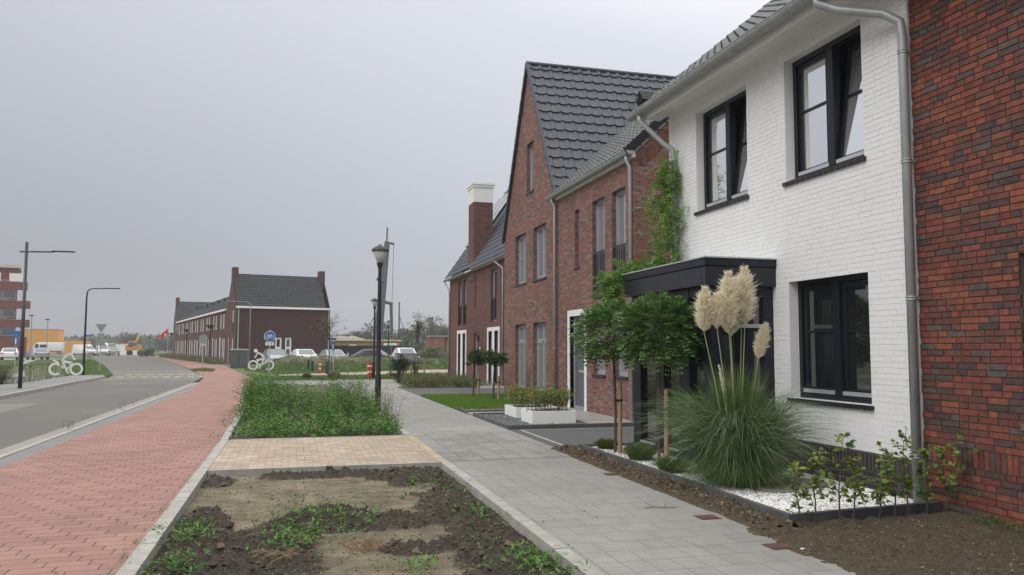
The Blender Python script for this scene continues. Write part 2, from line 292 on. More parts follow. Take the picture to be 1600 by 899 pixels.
M['rust'] = plain('rusty_cast_iron', (.085, .045, .03), .8, .35, 30, bump=(60, .004)); M['digger'] = plain('yellow_digger_paint', (.45, .26, .06), .5, .1)
M['steel_dark'] = plain('dark_rig_steel', (.07, .075, .085), .5, .15, 1)
_t = NT('clear_lamp_shade'); _t.base((.72, .74, .76)); _t.rough(.12); _tr = _t.new('ShaderNodeBsdfTransparent'); _mx = _t.new('ShaderNodeMixShader'); _mx.inputs[0].default_value = .35
_t.t.links.new(_t.b.outputs[0], _mx.inputs[1]); _t.t.links.new(_tr.outputs[0], _mx.inputs[2]); _t.t.links.new(_mx.outputs[0], _t.out.inputs[0]); M['lampclear'] = _t.m

# ------------------------------------------------------------------ builders
ORG_ = {}
def tagp(o, label=None, cat=None, group=None, kind=None):
    if label: o['label'] = label
    if cat: o['category'] = cat
    if group: o['group'] = group
    if kind: o['kind'] = kind
    return o
def thing(name, label, cat, loc=(0, 0, 0), rotz=0, group=None, local=False):
    o = bpy.data.objects.new(name, None); COL.objects.link(o); o.empty_display_size = .2
    o.location = loc; o.rotation_euler = (0, 0, rotz); ORG_[o.name] = Vector((0, 0, 0)) if local else Vector(loc)
    return tagp(o, label, cat, group)
def dup(o, parent=None, loc=None, rotz=None, label=None):
    c = o.copy(); COL.objects.link(c)
    if parent: c.parent = parent
    if loc is not None: c.location = loc
    if rotz is not None: c.rotation_euler = (0, 0, rotz)
    if label: c['label'] = label
    for ch in list(o.children): dup(ch, c)
    return c

class MB:
    def __init__(s): s.v = []; s.f = []; s.arr = []
    def quad(s, a, b, c, d): i = len(s.v); s.v += [tuple(a), tuple(b), tuple(c), tuple(d)]; s.f.append((i, i+1, i+2, i+3))
    def tri(s, a, b, c): i = len(s.v); s.v += [tuple(a), tuple(b), tuple(c)]; s.f.append((i, i+1, i+2))
    def poly(s, pts): i = len(s.v); s.v += [tuple(p) for p in pts]; s.f.append(tuple(range(i, i+len(pts))))
    def box(s, x0, x1, y0, y1, z0, z1):
        if x0 > x1: x0, x1 = x1, x0
        if y0 > y1: y0, y1 = y1, y0
        i = len(s.v); s.v += [(x, y, z) for z in (z0, z1) for x, y in ((x0, y0), (x1, y0), (x1, y1), (x0, y1))]
        s.f += [(i+3, i+2, i+1, i), (i+4, i+5, i+6, i+7), (i, i+1, i+5, i+4), (i+1, i+2, i+6, i+5), (i+2, i+3, i+7, i+6), (i+3, i, i+4, i+7)]; return s
    def obox(s, c, ax, ay, az, hx, hy, hz):
        c = Vector(c); ax, ay, az = Vector(ax)*hx, Vector(ay)*hy, Vector(az)*hz; i = len(s.v)
        s.v += [tuple(c+ax*a+ay*b+az*d) for d in (-1, 1) for a, b in ((-1, -1), (1, -1), (1, 1), (-1, 1))]
        s.f += [(i+3, i+2, i+1, i), (i+4, i+5, i+6, i+7), (i, i+1, i+5, i+4), (i+1, i+2, i+6, i+5), (i+2, i+3, i+7, i+6), (i+3, i, i+4, i+7)]; return s
    def tube(s, pts, rad, n=8, cap=True):
        pts = [Vector(p) for p in pts]; rad = rad if isinstance(rad, (list, tuple)) else [rad]*len(pts); i0 = len(s.v)
        prev = None
        for k, p in enumerate(pts):
            d = (pts[min(k+1, len(pts)-1)]-pts[max(k-1, 0)]).normalized()
            if prev is None: a = d.orthogonal().normalized()
            else: a = (prev-d*prev.dot(d)).normalized()
            prev = a; b = d.cross(a)
            for j in range(n):
                t = 2*math.pi*j/n; s.v.append(tuple(p+(a*math.cos(t)+b*math.sin(t))*rad[k]))
        for k in range(len(pts)-1):
            for j in range(n):
                j2 = (j+1) % n; s.f.append((i0+k*n+j, i0+k*n+j2, i0+(k+1)*n+j2, i0+(k+1)*n+j))
        if cap: s.f.append(tuple(i0+j for j in reversed(range(n)))); s.f.append(tuple(i0+(len(pts)-1)*n+j for j in range(n)))
        return s
    def lathe(s, c, prof, n=16):   # prof [(r,z)]
        c = Vector(c); i0 = len(s.v)
        for r, z in prof:
            for j in range(n): t = 2*math.pi*j/n; s.v.append((c.x+r*math.cos(t), c.y+r*math.sin(t), c.z+z))
        for k in range(len(prof)-1):
            for j in range(n):
                j2 = (j+1) % n; s.f.append((i0+k*n+j, i0+k*n+j2, i0+(k+1)*n+j2, i0+(k+1)*n+j))
        s.f.append(tuple(i0+j for j in reversed(range(n)))); s.f.append(tuple(i0+(len(prof)-1)*n+j for j in range(n))); return s
    def prism(s, pts2, fn, d0, d1):  # outline pts2 mapped by fn(a,b,depth)
        n = len(pts2); i = len(s.v); s.v += [tuple(fn(a, b, d0)) for a, b in pts2]+[tuple(fn(a, b, d1)) for a, b in pts2]
        s.f.append(tuple(range(i, i+n))); s.f.append(tuple(range(i+2*n-1, i+n-1, -1)))
        for k in range(n): k2 = (k+1) % n; s.f.append((i+k, i+n+k, i+n+k2, i+k2))
        return s
    def quads(s, A): s.arr.append(np.asarray(A, dtype=np.float64)); return s   # (N,4,3)
    def clip(s, co, no):     # drop what lies on the +no side
        bm = bmesh.new(); vs = [bm.verts.new(v) for v in s.v]
        for f in s.f:
            try: bm.faces.new([vs[i] for i in f])
            except ValueError: pass
        bmesh.ops.bisect_plane(bm, geom=bm.verts[:]+bm.edges[:]+bm.faces[:], plane_co=co, plane_no=no, clear_outer=True)
        bm.verts.index_update(); s.v = [tuple(v.co) for v in bm.verts]; s.f = [tuple(v.index for v in f.verts) for f in bm.faces]; bm.free(); return s
    def build(s, name, mat, parent=None, smooth=False, bevel=0, label=None, origin=None):
        root = parent
        while root is not None and root.parent is not None: root = root.parent
        o0 = ORG_.get(root.name, Vector((0, 0, 0))) if root is not None else Vector((0, 0, 0))
        V = np.array(s.v, dtype=np.float64).reshape(-1, 3); F = s.f
        me = bpy.data.meshes.new(name)
        if s.arr:
            A = np.concatenate(s.arr); n = len(A); base = len(V); allv = np.concatenate([V, A.reshape(-1, 3)]) - np.array(o0)
            lens = [len(f) for f in F]; loops = [i for f in F for i in f]
            tot_l = np.concatenate([np.array(loops, dtype=np.int64), base+np.arange(4*n)]); ls = np.concatenate([np.array(lens, dtype=np.int64), np.full(n, 4)])
            me.vertices.add(len(allv)); me.vertices.foreach_set('co', allv.ravel()); me.loops.add(len(tot_l)); me.loops.foreach_set('vertex_index', tot_l.astype(np.int32))
            me.polygons.add(len(ls)); st = np.concatenate([[0], np.cumsum(ls)[:-1]]); me.polygons.foreach_set('loop_start', st.astype(np.int32)); me.polygons.foreach_set('loop_total', ls.astype(np.int32))
            me.update(calc_edges=True); me.validate()
        else: me.from_pydata((V-np.array(o0)).tolist(), [], F); me.update()
        me.materials.append(mat)
        if smooth: me.polygons.foreach_set('use_smooth', [True]*len(me.polygons))
        o = bpy.data.objects.new(name, me); COL.objects.link(o)
        if parent is not None: o.parent = parent
        if bevel:
            b = o.modifiers.new('bevel', 'BEVEL'); b.width = bevel; b.segments = 2; b.limit_method = 'ANGLE'
        if smooth: 
            pass
        if label: o['label'] = label
        return o
def box(name, m, parent, *a, bevel=0, label=None): return MB().box(*a).build(name, m, parent, bevel=bevel, label=label)
def struct(name, mb, m, label=None, kind='structure'): o = mb.build(name, m); o['kind'] = kind; return o

# foliage helpers -------------------------------------------------
def unit(n):
    a = RNG.normal(size=(n, 3)); return a/np.linalg.norm(a, axis=1, keepdims=True)
def leafquads(C, D, ln, wd, nrm=None):
    """diamond leaves at C pointing D, length ln, width wd"""
    n = len(C); ln = np.broadcast_to(np.asarray(ln, float).reshape(-1, 1), (n, 1)); wd = np.broadcast_to(np.asarray(wd, float).reshape(-1, 1), (n, 1))
    if nrm is None: nrm = unit(n)
    sd = np.cross(D, nrm); sd /= np.linalg.norm(sd, axis=1, keepdims=True)+1e-9
    up = np.cross(sd, D)*ln*.12
    return np.stack([C, C+D*ln*.45+sd*wd*.5+up, C+D*ln, C+D*ln*.45-sd*wd*.5+up], axis=1)
def strands(base, tip, bend, w, seg=5):
    """curved thin ribbons from base to tip sagging by bend (z), returns (N*seg,4,3)"""
    n = len(base); t = np.linspace(0, 1, seg+1); mid = (base+tip)/2+bend
    P = [(1-a)**2*base+2*a*(1-a)*mid+a*a*tip for a in t]
    d = tip-base; s = np.cross(d, unit(n)); s /= np.linalg.norm(s, axis=1, keepdims=True)+1e-9
    w = np.broadcast_to(np.asarray(w, float).reshape(-1, 1), (n, 1)); W_ = [s*w*(1-a)**.6*.5+s*.0004 for a in t]
    return np.concatenate([np.stack([P[k]-W_[k], P[k]+W_[k], P[k+1]+W_[k+1], P[k+1]-W_[k+1]], axis=1) for k in range(seg)])
def ribbons(base, tip, bend, w, seg=5):
    n = len(base); q = strands(base, tip, bend, w, seg); return q
class RB(MB):
    """ribbons that share vertices along the strand so every blade is one island"""
    def rib(s, base, tip, bend, w, seg=5):
        n = len(base); t = np.linspace(0, 1, seg+1); mid = (base+tip)/2+bend
        d = tip-base; sd = np.cross(d, unit(n)); sd /= np.linalg.norm(sd, axis=1, keepdims=True)+1e-9
        w = np.broadcast_to(np.asarray(w, float).reshape(-1, 1), (n, 1)); i0 = len(s.v); allp = []
        for a in t:
            p = (1-a)**2*base+2*a*(1-a)*mid+a*a*tip; ww = sd*(w*(1-a)**.6*.5+.0003); allp += [p-ww, p+ww]
        A = np.stack(allp, axis=1).reshape(-1, 3); s.v += [tuple(x) for x in A.tolist()]; k = 2*(seg+1)
        for i in range(n):
            b = i0+i*k
            for j in range(seg): s.f.append((b+2*j, b+2*j+1, b+2*j+3, b+2*j+2))
        return s
def crown(mb, c, rad, nclump, per, ls, fill=.55, flat=1., clr=.28, squash=None, droop=0.):
    c = np.array(c); rad = np.array(rad)
    u = unit(nclump); rr = (fill+(1-fill)*RNG.random((nclump, 1)))**1.; cc = c+u*rr*rad*(1+.10*RNG.normal(size=(nclump, 1)))
    K = np.repeat(cc, per, axis=0); n = len(K); P = K+unit(n)*RNG.random((n, 1))**.5*clr*rad.mean()*np.array([1, 1, .7])
    D = unit(n); D[:, 2] = D[:, 2]*.5-droop; out_ = (P-c)/rad; D = D+out_*.6; D /= np.linalg.norm(D, axis=1, keepdims=True)
    L = ls*(.6+.8*RNG.random(n)); mb.quads(leafquads(P, D, L, L*.55, unit(n)*.6+np.array([0, 0, 1]))); return cc
def pinnate(mb, base, direc, length, nl, ll, lw):
    """compound leaves: rachis from base in direc, nl leaflet pairs"""
    n = len(base); up = np.array([0, 0, 1.])
    side = np.cross(direc, up+unit(n)*.3); side /= np.linalg.norm(side, axis=1, keepdims=True)+1e-9
    nn = np.cross(side, direc)
    for k in range(nl):
        t = (k+1)/nl; p = base+direc*length[:, None]*t - up*(length[:, None]*.28*t*t)
        for sgn in (-1, 1):
            d = side*sgn+direc*.35-up*.15+unit(n)*.18; d /= np.linalg.norm(d, axis=1, keepdims=True)
            mb.quads(leafquads(p, d, ll*(1-.3*t)*(.8+.4*RNG.random(n)), lw, nn+unit(n)*.25))

# ------------------------------------------------------------------ wall and window builders (facade facing -a axis)
def P_(axis, d, u, z):  return (d, u, z) if axis == 'x' else (u, d, z)
def abox(mb, axis, d0, d1, u0, u1, z0, z1):
    return mb.box(d0, d1, u0, u1, z0, z1) if axis == 'x' else mb.box(u0, u1, d0, d1, z0, z1)
def wall(mb, axis, d, u0, u1, z0, z1, ops=(), rev=.11, sub=None):
    us = sorted({u0, u1, *[x for o in ops for x in o[:2]]}); zs = sorted({z0, z1, *[x for o in ops for x in o[2:4]]})
    us = [x for x in us if u0 <= x <= u1]; zs = [x for x in zs if z0 <= x <= z1]
    for i in range(len(us)-1):
        for j in range(len(zs)-1):
            cu = (us[i]+us[i+1])/2; cz = (zs[j]+zs[j+1])/2
            if any(o[0] < cu < o[1] and o[2] < cz < o[3] for o in ops): continue
            a, b, c, e = P_(axis, d, us[i], zs[j]), P_(axis, d, us[i+1], zs[j]), P_(axis, d, us[i+1], zs[j+1]), P_(axis, d, us[i], zs[j+1])
            mb.quad(b, a, e, c) if axis == 'x' else mb.quad(a, b, c, e)
    for o in ops:
        r = o[4] if len(o) > 4 else rev
        ya, yb, za, zb = o[:4]
        for (p, q) in (((ya, za), (ya, zb)), ((ya, zb), (yb, zb)), ((yb, zb), (yb, za)), ((yb, za), (ya, za))):
            mb.quad(P_(axis, d, *p), P_(axis, d, *q), P_(axis, d+r, *q), P_(axis, d+r, *p))
def brick_skin(mb, d, u0, u1, z0, z1, ops, proud, w=.222, h=.0625, j=.011, jitter=.0015, halves=.3, jv=None):
    jv = jv or j; n = int(round((z1-z0)/h))
    for r in range(n):
        za = z0+r*h+jv/2; zb = za+h-jv; zc = (za+zb)/2; gaps = [(o[0], o[1]) for o in ops if o[2] < zc < o[3]]; u = u0-random.choice((0, .25, .5, .75))*w
        while u < u1:
            L = w*(.5 if random.random() < halves else 1); a, b = max(u+j/2, u0), min(u+L-j/2, u1-.001); u += L
            segs = [(a, b)]
            for g0, g1 in gaps: segs = [q for (p, r_) in segs for q in ((p, min(r_, g0)), (max(p, g1), r_)) if q[1]-q[0] > .02]
            for p, r_ in segs:
                if r_-p > .02: k = random.uniform(-jitter, jitter); e = random.uniform(-.0012, .0012); mb.box(d-proud+k, d+.01, p, r_, za+e, zb+e)
    return mb
def frame(mb, axis, d, u0, u1, z0, z1, fw, dep):
    abox(mb, axis, d, d+dep, u0, u0+fw, z0, z1); abox(mb, axis, d, d+dep, u1-fw, u1, z0, z1)
    abox(mb, axis, d, d+dep, u0+fw, u1-fw, z0, z0+fw); abox(mb, axis, d, d+dep, u0+fw, u1-fw, z1-fw, z1)
def window(parent, axis, d, u0, u1, z0, z1, mf, mg, rev=.11, fw=.055, mull=(), bars=(), transom=None, sill=None, msill=None, label=None, name='window', sashw=.045):
    """outer frame set back by rev, panes behind with their own sash, optional sill"""
    mb = MB(); D0 = d+rev; frame(mb, axis, D0, u0, u1, z0, z1, fw, .07)
    lights = []; us = [u0+fw, *mull, u1-fw]
    for m_ in mull: abox(mb, axis, D0, D0+.07, m_-fw*.6, m_+fw*.6, z0+fw, z1-fw)
    zz = [z0+fw, z1-fw]
    if transom: abox(mb, axis, D0, D0+.07, u0+fw, u1-fw, transom-fw*.6, transom+fw*.6); zz = [z0+fw, transom, z1-fw]
    w = mb.build(name, mf, parent, label=label)
    sm = MB(); gm = MB()
    for i in range(len(us)-1):
        for j in range(len(zz)-1):
            a = us[i]+(fw*.6 if i else 0); b = us[i+1]-(fw*.6 if i < len(us)-2 else 0); c = zz[j]+(fw*.6 if j else 0); e = zz[j+1]-(fw*.6 if j < len(zz)-2 else 0)
            frame(sm, axis, D0+.02, a, b, c, e, sashw, .04)
            for bz in bars:
                if c < bz < e: abox(sm, axis, D0+.024, D0+.05, a+sashw, b-sashw, bz-.013, bz+.013)
            abox(gm, axis, D0+.042, D0+.052, a+.01, b-.01, c+.01, e-.01)
    sm.build('sash', mf, w); gm.build('pane', mg, w)
    if sill:
        abox(MB(), axis, 0, 0, 0, 0, 0, 0); s_ = MB(); abox(s_, axis, d-.035, D0+.01, u0-.03, u1+.03, z0-.06, z0-.002); s_.build('sill', msill or M['sill'], w, bevel=.004)
    return w

def tiles(mb, O, U, V, lu, lv, tw=.3, cl=.34, amp=.03, keep=None, step=.032):
    O, U, V = Vector(O), Vector(U).normalized(), Vector(V).normalized(); N = U.cross(V).normalized()
    if N.z < 0: N = -N
    prof = [(0, .15), (.10, .75), (.20, 1), (.30, .75), (.42, .12), (.60, 0), (.82, .02)]
    nu = int(lu/tw); nv = int(math.ceil(lv/cl))
    for j in range(nv):
        v0 = j*cl; v1 = min((j+1)*cl+.03, lv)
        for i in range(nu):
            if keep and not keep((i+.5)*tw, v0+cl/2): continue
            us = [(i+p)*tw for p, _ in prof]+[(i+1)*tw]; hs = [h*amp for _, h in prof]+[prof[0][1]*amp]
            jit = random.uniform(-.003, .003); b = len(mb.v)
            for u, h in zip(us, hs):
                mb.v += [tuple(O+U*u+V*v0+N*(h-.01)), tuple(O+U*u+V*v0+N*(h+step+jit)), tuple(O+U*u+V*v1+N*(h+jit*.5))]
            for k in range(len(us)-1):
                mb.f += [(b+3*k, b+3*k+3, b+3*k+4, b+3*k+1), (b+3*k+1, b+3*k+4, b+3*k+5, b+3*k+2)]
    return mb
def gutter(mb, axis, d, z, u0, u1, r=.085):
    n = 10; i0 = len(mb.v); prof = [(math.cos(math.pi+math.pi*k/n)*r, math.sin(math.pi+math.pi*k/n)*r) for k in range(n+1)]
    prof = prof+[(x*.9, y*.9+.004) for x, y in reversed(prof)]
    m = len(prof)
    for u in (u0, u1):
        for a, b in prof: mb.v.append(P_(axis, d+a, u, z+b))
    for k in range(m): k2 = (k+1) % m; mb.f.append((i0+k, i0+k2, i0+m+k2, i0+m+k))
    for u in (u0, u1): mb.poly([P_(axis, d+a, u, z+b) for a, b in prof[:n+1]])
    mb.tube([P_(axis, d-r, u0, z+.004), P_(axis, d-r, u1, z+.004)], .010, 6)
    for k in range(int((u1-u0)/.62)+1):
        u = u0+.3+k*.62
        if u < u1:
            pts = [P_(axis, d+math.cos(math.pi+math.pi*q/8)*(r+.004), u, z+math.sin(math.pi+math.pi*q/8)*(r+.004)) for q in range(9)]; mb.tube(pts, .006, 4)
    return mb
def downpipe(parent, pts, r, clamps, m=None, axis='x', wx=None):
    p = MB().tube(pts, r, 14).build('downpipe', m or M['zinc'], parent, smooth=True)
    for z in clamps:
        mb = MB(); x, y = pts[-1][0], pts[-1][1]; mb.lathe((x, y, z-.018), [(r+.006, 0), (r+.008, .006), (r+.008, .012), (r+.006, .018)], 14); mb.lathe((x, y, z+.012), [(r+.006, 0), (r+.008, .006), (r+.006, .014)], 14)
        mb.box(x+r*.3, x+r+.07, y-.008, y+.008, z-.006, z+.02); mb.build('pipe_clamp', M['zinc'], p, smooth=False)
    return p

# ================================================================== GROUND
def sheet(name, pts, z, m, kind='structure', skirt=0):
    mb = MB(); mb.poly([(x, y, z) for x, y in pts])
    if skirt:
        n = len(pts)
        for k in range(n): a, b = pts[k], pts[(k+1) % n]; mb.quad((*a, z), (*a, z-skirt), (*b, z-skirt), (*b, z))
    o = mb.build(name, m); o['kind'] = kind; return o
rect = lambda x0, x1, y0, y1: [(x0, y0), (x1, y0), (x1, y1), (x0, y1)]
sheet('ground', [(1500*math.cos(t*math.pi/16), 1500*math.sin(t*math.pi/16)) for t in range(32)], -.16, M['far_ground'])
sheet('verge_ground', [(-1.5, 30), (14, 30), (40, 60), (40, 120), (-3, 120), (-8, 93), (-5.9, 76.4), (-3.3, 56), (-1.8, 44)], -.012, M['rough_grass'], skirt=.2)
sheet('verge_ground', [(-11.3, 20), (-11.25, 47.5), (-9.9, 50.8), (-15.6, 75), (-18.3, 87), (-27, 126), (-34, 150), (-75, 150), (-60, 60), (-40, 20)], -.008, M['rough_grass'], skirt=.2)
sheet('road', [(-8.55, -6), (-8.55, 27.9), (-8.7, 33), (-9.0, 38.8), (-9.23, 46.1), (-9.9, 50.8), (-15.6, 75), (-18.3, 86.8), (-27.2, 126.4), (-38, 170), (-31, 176), (-26.7, 158), (-18.6, 126), (-12.5, 93.5), (-7.07, 61.5), (-4.7, 47.7), (-4.36, 39), (-4.36, -6)], -.004, M['asphalt'], skirt=.3)
sheet('road_plateau', [(-9.1, 42), (-9.25, 46.1), (-9.9, 50.8), (-12, 60.2), (-6.9, 60.2), (-4.75, 48.2), (-4.45, 42)], .001, M['plateau'])
sheet('road_patch', [(-8.45, 18), (-8.4, 25.5), (-6.8, 25.5), (-6.8, 18)], .0, asphalt('patched_asphalt', (.19, .175, .155), .05))
mk = MB()
for r_, (yy, n_) in enumerate(((46.4, 8), (50.2, 9))):
    for k in range(n_):
        x = -9.0-.4*r_+k*.58+random.uniform(-.06, .06); y = yy+random.uniform(-.1, .1)+.25*r_
        mk.poly([(x, y, .006), (x+.42, y, .006), (x+.34, y+.9, .006), (x+.08, y+.9, .006)])
struct('road_marking', mk, M['paint_white'])
sheet('gutter_band', [(-4.36, -6), (-4.1, -6), (-4.05, 39), (-4.36, 39)], .002, M['cream_slab'])
kb = MB()
def kerb(mb, a, b, w, z0, z1, seg=1.0, side=0.):
    a, b = Vector((*a, 0)), Vector((*b, 0)); L = (b-a).length; d = (b-a)/L; s_ = d.cross(Vector((0, 0, 1))); n = max(1, round(L/seg)); st = L/n
    for k in range(n):
        c = a+d*(k+.5)*st+s_*side; j = random.uniform(-.003, .003)
        mb.obox((c.x, c.y, (z0+z1)/2+j), d, s_, (0, 0, 1), st/2-.004, w/2, (z1-z0)/2)
    return mb
kerb(kb, (-4.05, -6), (-4.02, 39), .10, -.2, .018); struct('kerb', kb, M['conc'])
sheet('asphalt_strip', [(-4.0, -6), (-3.66, -6), (-3.66, 34), (-4.2, 43), (-3.97, 39)], .004, M['asphalt_strip'])
red_r = [(-1.16, -6), (-1.16, 14), (-1.25, 22), (-1.6, 30.4), (-1.95, 44.3), (-3.45, 56.1), (-5.9, 76.4), (-9, 93.2), (-22.5, 152.7), (-27, 172)]
red_l = [(-31, 175), (-26.7, 158), (-18.5, 126), (-12.5, 93.5), (-6.9, 61.5), (-4.68, 47.8), (-4.35, 43), (-3.66, 33), (-3.66, -6)]
sheet('cycle_path', red_r+red_l, .010, M['red_tile'], skirt=.25)
kb = MB(); kerb(kb, (-1.09, -3), (-1.09, 11.2), .13, -.25, .022); kerb(kb, (-1.09, 11.2), (-1.09, 14.75), .13, -.25, .016, .5); kerb(kb, (-1.1, 14.75), (-1.2, 22), .12, -.25, .02)
kerb(kb, (2.08, -3), (2.08, 11.2), .12, -.25, .026); kerb(kb, (2.07, 14.8), (2.07, 36), .12, -.25, .022); kerb(kb, (-1.02, 11.13), (2.02, 11.17), .06, -.25, .018); kerb(kb, (-1.0, 14.76), (2.0, 14.80), .05, -.25, .016)
kerb(kb, (-.9, 34.6), (2.0, 34.4), .1, -.2, .03); kerb(kb, (-.9, 32.6), (2.0, 32.4), .1, -.2, .03)
struct('kerb', kb, M['conc'])
kb = MB(); kerb(kb, (2.08, 11.2), (2.08, 14.75), .12, -.25, .018, .21); struct('kerb', kb, plain('ochre_edge_brick', (.38, .31, .22), .9, .2, 5))
sheet('paved_crossing', rect(-1.02, 2.02, 11.20, 14.735), .012, M['beige_paver'], skirt=.2)
sheet('pavement', [(2.145, -6), (4.02, -6), (4.02, 10.0), (4.11, 10.5), (4.11, 40), (2.145, 40)], .010, M['grey_tile'], skirt=.2)
sheet('pavement', rect(2.15, 4.10, 11.25, 14.95), .014, M['grey_tile_sm'])
sheet('pavement', [(-1.9, 36.6), (2.13, 35.6), (2.13, 39.9), (-1.75, 40.6)], .006, M['grey_tile'], skirt=.1)
sheet('pavement', [(4.12, 32.5), (4.5, 34), (4.9, 41), (2.2, 41.2), (2.2, 40.02), (4.12, 40.02)], .006, M['grey_tile'])
sheet('pale_path', [(-1.3, 46.9), (3.6, 47.7), (9.3, 51.2), (16, 54), (16, 63), (10.8, 59.8), (5.0, 54), (-.6, 49.5)], .012, M['pale_paver'], skirt=.15)
# left pavement with a real kerb step
sheet('pavement', [(-8.78, -6), (-8.78, 27.9), (-8.93, 33), (-9.22, 38.8), (-9.4, 45.6), (-9.9, 48.2), (-11.3, 47.4), (-10.8, 38.6), (-11.3, 36), (-11.3, -6)], .09, M['asphalt_strip'], skirt=.2)
kb = MB()
for a, b in (((-8.70, 20), (-8.70, 27.9)), ((-8.70, 27.9), (-8.85, 33)), ((-8.85, 33), (-9.14, 38.8)), ((-9.14, 38.8), (-9.33, 45.6))): kerb(kb, a, b, .14, -.2, .105)
struct('kerb', kb, M['conc'])
sheet('side_path', [(-11.4, 40.5), (-11.3, 46.2), (-13.6, 55), (-19, 76), (-21.5, 76), (-16, 55), (-15, 46), (-20, 43), (-30, 42), (-30, 39.5)], .002, M['asphalt_strip'])
sheet('parking_ground', [(-40, 86), (-24.5, 80), (-22, 88), (-30, 120), (-60, 130), (-60, 90)], .002, M['cream_slab'])
sheet('parking_ground', [(-3, 70.2), (14, 66.5), (40, 70), (40, 77), (-3, 79)], .0, M['asphalt_strip'])
# near driveway, terrace, beds
sheet('driveway', rect(4.13, 14, 12.15, 15.33), .006, M['asphalt_drive'], skirt=.1)
mb = MB(); mb.quad((4.30, 12.2, .011), (4.36, 12.2, .011), (4.36, 15.2, .011), (4.30, 15.2, .011)); mb.quad((4.36, 15.14, .011), (7.0, 15.14, .011), (7.0, 15.19, .011), (4.36, 15.19, .011)); struct('driveway_line', mb, M['paint_white'])
sheet('terrace', [(4.13, 18.62), (4.13, 19.2), (5.95, 19.2), (5.95, 20.5), (7.1, 20.5), (7.1, 15.45), (5.98, 15.45), (5.98, 18.62)], .05, M['terrace'], skirt=.15)
sheet('gravel_ground', rect(4.18, 5.96, 15.42, 18.56), .035, M['gravel_g'], skirt=.1); sheet('gravel_ground', rect(4.3, 5.93, 19.26, 20.3), .035, M['gravel_g'], skirt=.1)
kb = MB(); kerb(kb, (4.13, 15.38), (7.05, 15.38), .06, -.1, .085, 1.0); kerb(kb, (4.15, 15.42), (4.15, 18.56), .06, -.1, .085, 1.0); kerb(kb, (4.18, 18.59), (5.9, 18.59), .05, -.1, .075, 1.); kerb(kb, (4.15, 19.23), (5.9, 19.23), .05, -.1, .085, 1.); kerb(kb, (4.15, 19.25), (4.2, 20.4), .05, -.1, .07, 1.); struct('edging', kb, M['conc_dark'])
sheet('lawn_ground', [(4.14, 20.45), (7.1, 20.45), (7.1, 26.75), (4.2, 26.6)], .03, M['lawn'], skirt=.15)
sheet('driveway', rect(4.14, 9.5, 26.85, 31.8), .006, M['asphalt_drive'], skirt=.1); sheet('doorstep_slab', rect(7.3, 8.5, 31.0, 43.2), .04, M['terrace'], skirt=.1)
sheet('shrub_bed_ground', [(4.5, 31.9), (7.25, 31.9), (7.25, 41), (4.95, 40.5), (4.5, 35)], .012, M['soil3'])
sheet('gravel_ground', [(4.44, 6.53), (6.24, 6.72), (6.24, 12.1), (4.44, 12.0)], .055, M['gravel_w'], skirt=.1)
kb = MB(); kerb(kb, (4.41, 6.47), (4.41, 12.05), .06, -.12, .10, 1.0); kerb(kb, (4.44, 6.49), (6.22, 6.68), .06, -.12, .10, .9); kerb(kb, (4.44, 12.07), (5.3, 12.07), .06, -.12, .09, .9); struct('edging', kb, M['conc_dark'])
# soil heightfields
def fbm(x, y, s, o=5): return noise.fractal(Vector((x*s, y*s, 3.3)), .9, 2.1, o, noise_basis='PERLIN_ORIGINAL')
def sstep(a, b, x): t = max(0, min(1, (x-a)/(b-a))); return t*t*(3-2*t)
def blob(x, y, cx, cy, rx, ry): return max(0, 1-((x-cx)/rx)**2-((y-cy)/ry)**2)
def field(name, x0, x1, y0, y1, st, fn, m, attr=True, kind='structure'):
    nx = int((x1-x0)/st)+1; ny = int((y1-y0)/st)+1; vs = []; fs = []; at = []
    for j in range(ny):
        for i in range(nx):
            x = x0+(x1-x0)*i/(nx-1); y = y0+(y1-y0)*j/(ny-1); z, a = fn(x, y); vs.append((x, y, z)); at.append(a)
    for j in range(ny-1):
        for i in range(nx-1): a = j*nx+i; fs.append((a, a+1, a+nx+1, a+nx))
    me = bpy.data.meshes.new(name); me.from_pydata(vs, [], fs); me.materials.append(m); me.polygons.foreach_set('use_smooth', [True]*len(fs))
    A = me.attributes.new('tilled', 'FLOAT', 'POINT'); A.data.foreach_set('value', at)
    o = bpy.data.objects.new(name, me); COL.objects.link(o); o['kind'] = kind; return o
def tilled(x, y):
    w = fbm(x, y, 1.3)*.9
    t = 0
    t = max(t, sstep(10.35, 10.75, y+w*.5)*sstep(-.6, .1, x+w))                    # far edge
    t = max(t, sstep(1.2, 1.75, x+w*.35+.05*(10-y)))                       # along the pavement kerb
    t = max(t, 1.6*blob(x, y, .95, 7.85, 1.5, .42+w*.2)); t = max(t, 2*blob(x, y, -.55, 6.7, .95, 1.15)); t = max(t, 1.8*blob(x, y, .35, 8.15, .55, .8))
    t = max(t, 1.8*blob(x, y, 1.0, 6.75, .38, .25)); t = max(t, 1.3*blob(x, y, -.9, 10.6, .35, .5)); t = max(t, 1.6*blob(x, y, -.8, 8.1, .35, .9))
    t = min(1.2, max(0, t+w*.5*(t > .02))); return sstep(.05, 1.05, t+.25*fbm(x, y, 5, 4))
def bedf(x, y):
    t = tilled(x, y); e = min(1, min(x+1.02, 2.02-x)/.12)
    rough_ = abs(fbm(x, y, 7, 6))*.09+max(0, fbm(x+9, y, 17, 4))*.05
    return -.07+.016*fbm(x, y, 1.1)+.007*fbm(x, y, 9)+.003*fbm(x, y, 30, 3)+(t*t)*(.002+rough_*.85)*max(.25, e), t*.92
field('planting_bed_soil', -1.03, 2.03, 3.2, 11.14, .022, bedf, M['soil'])
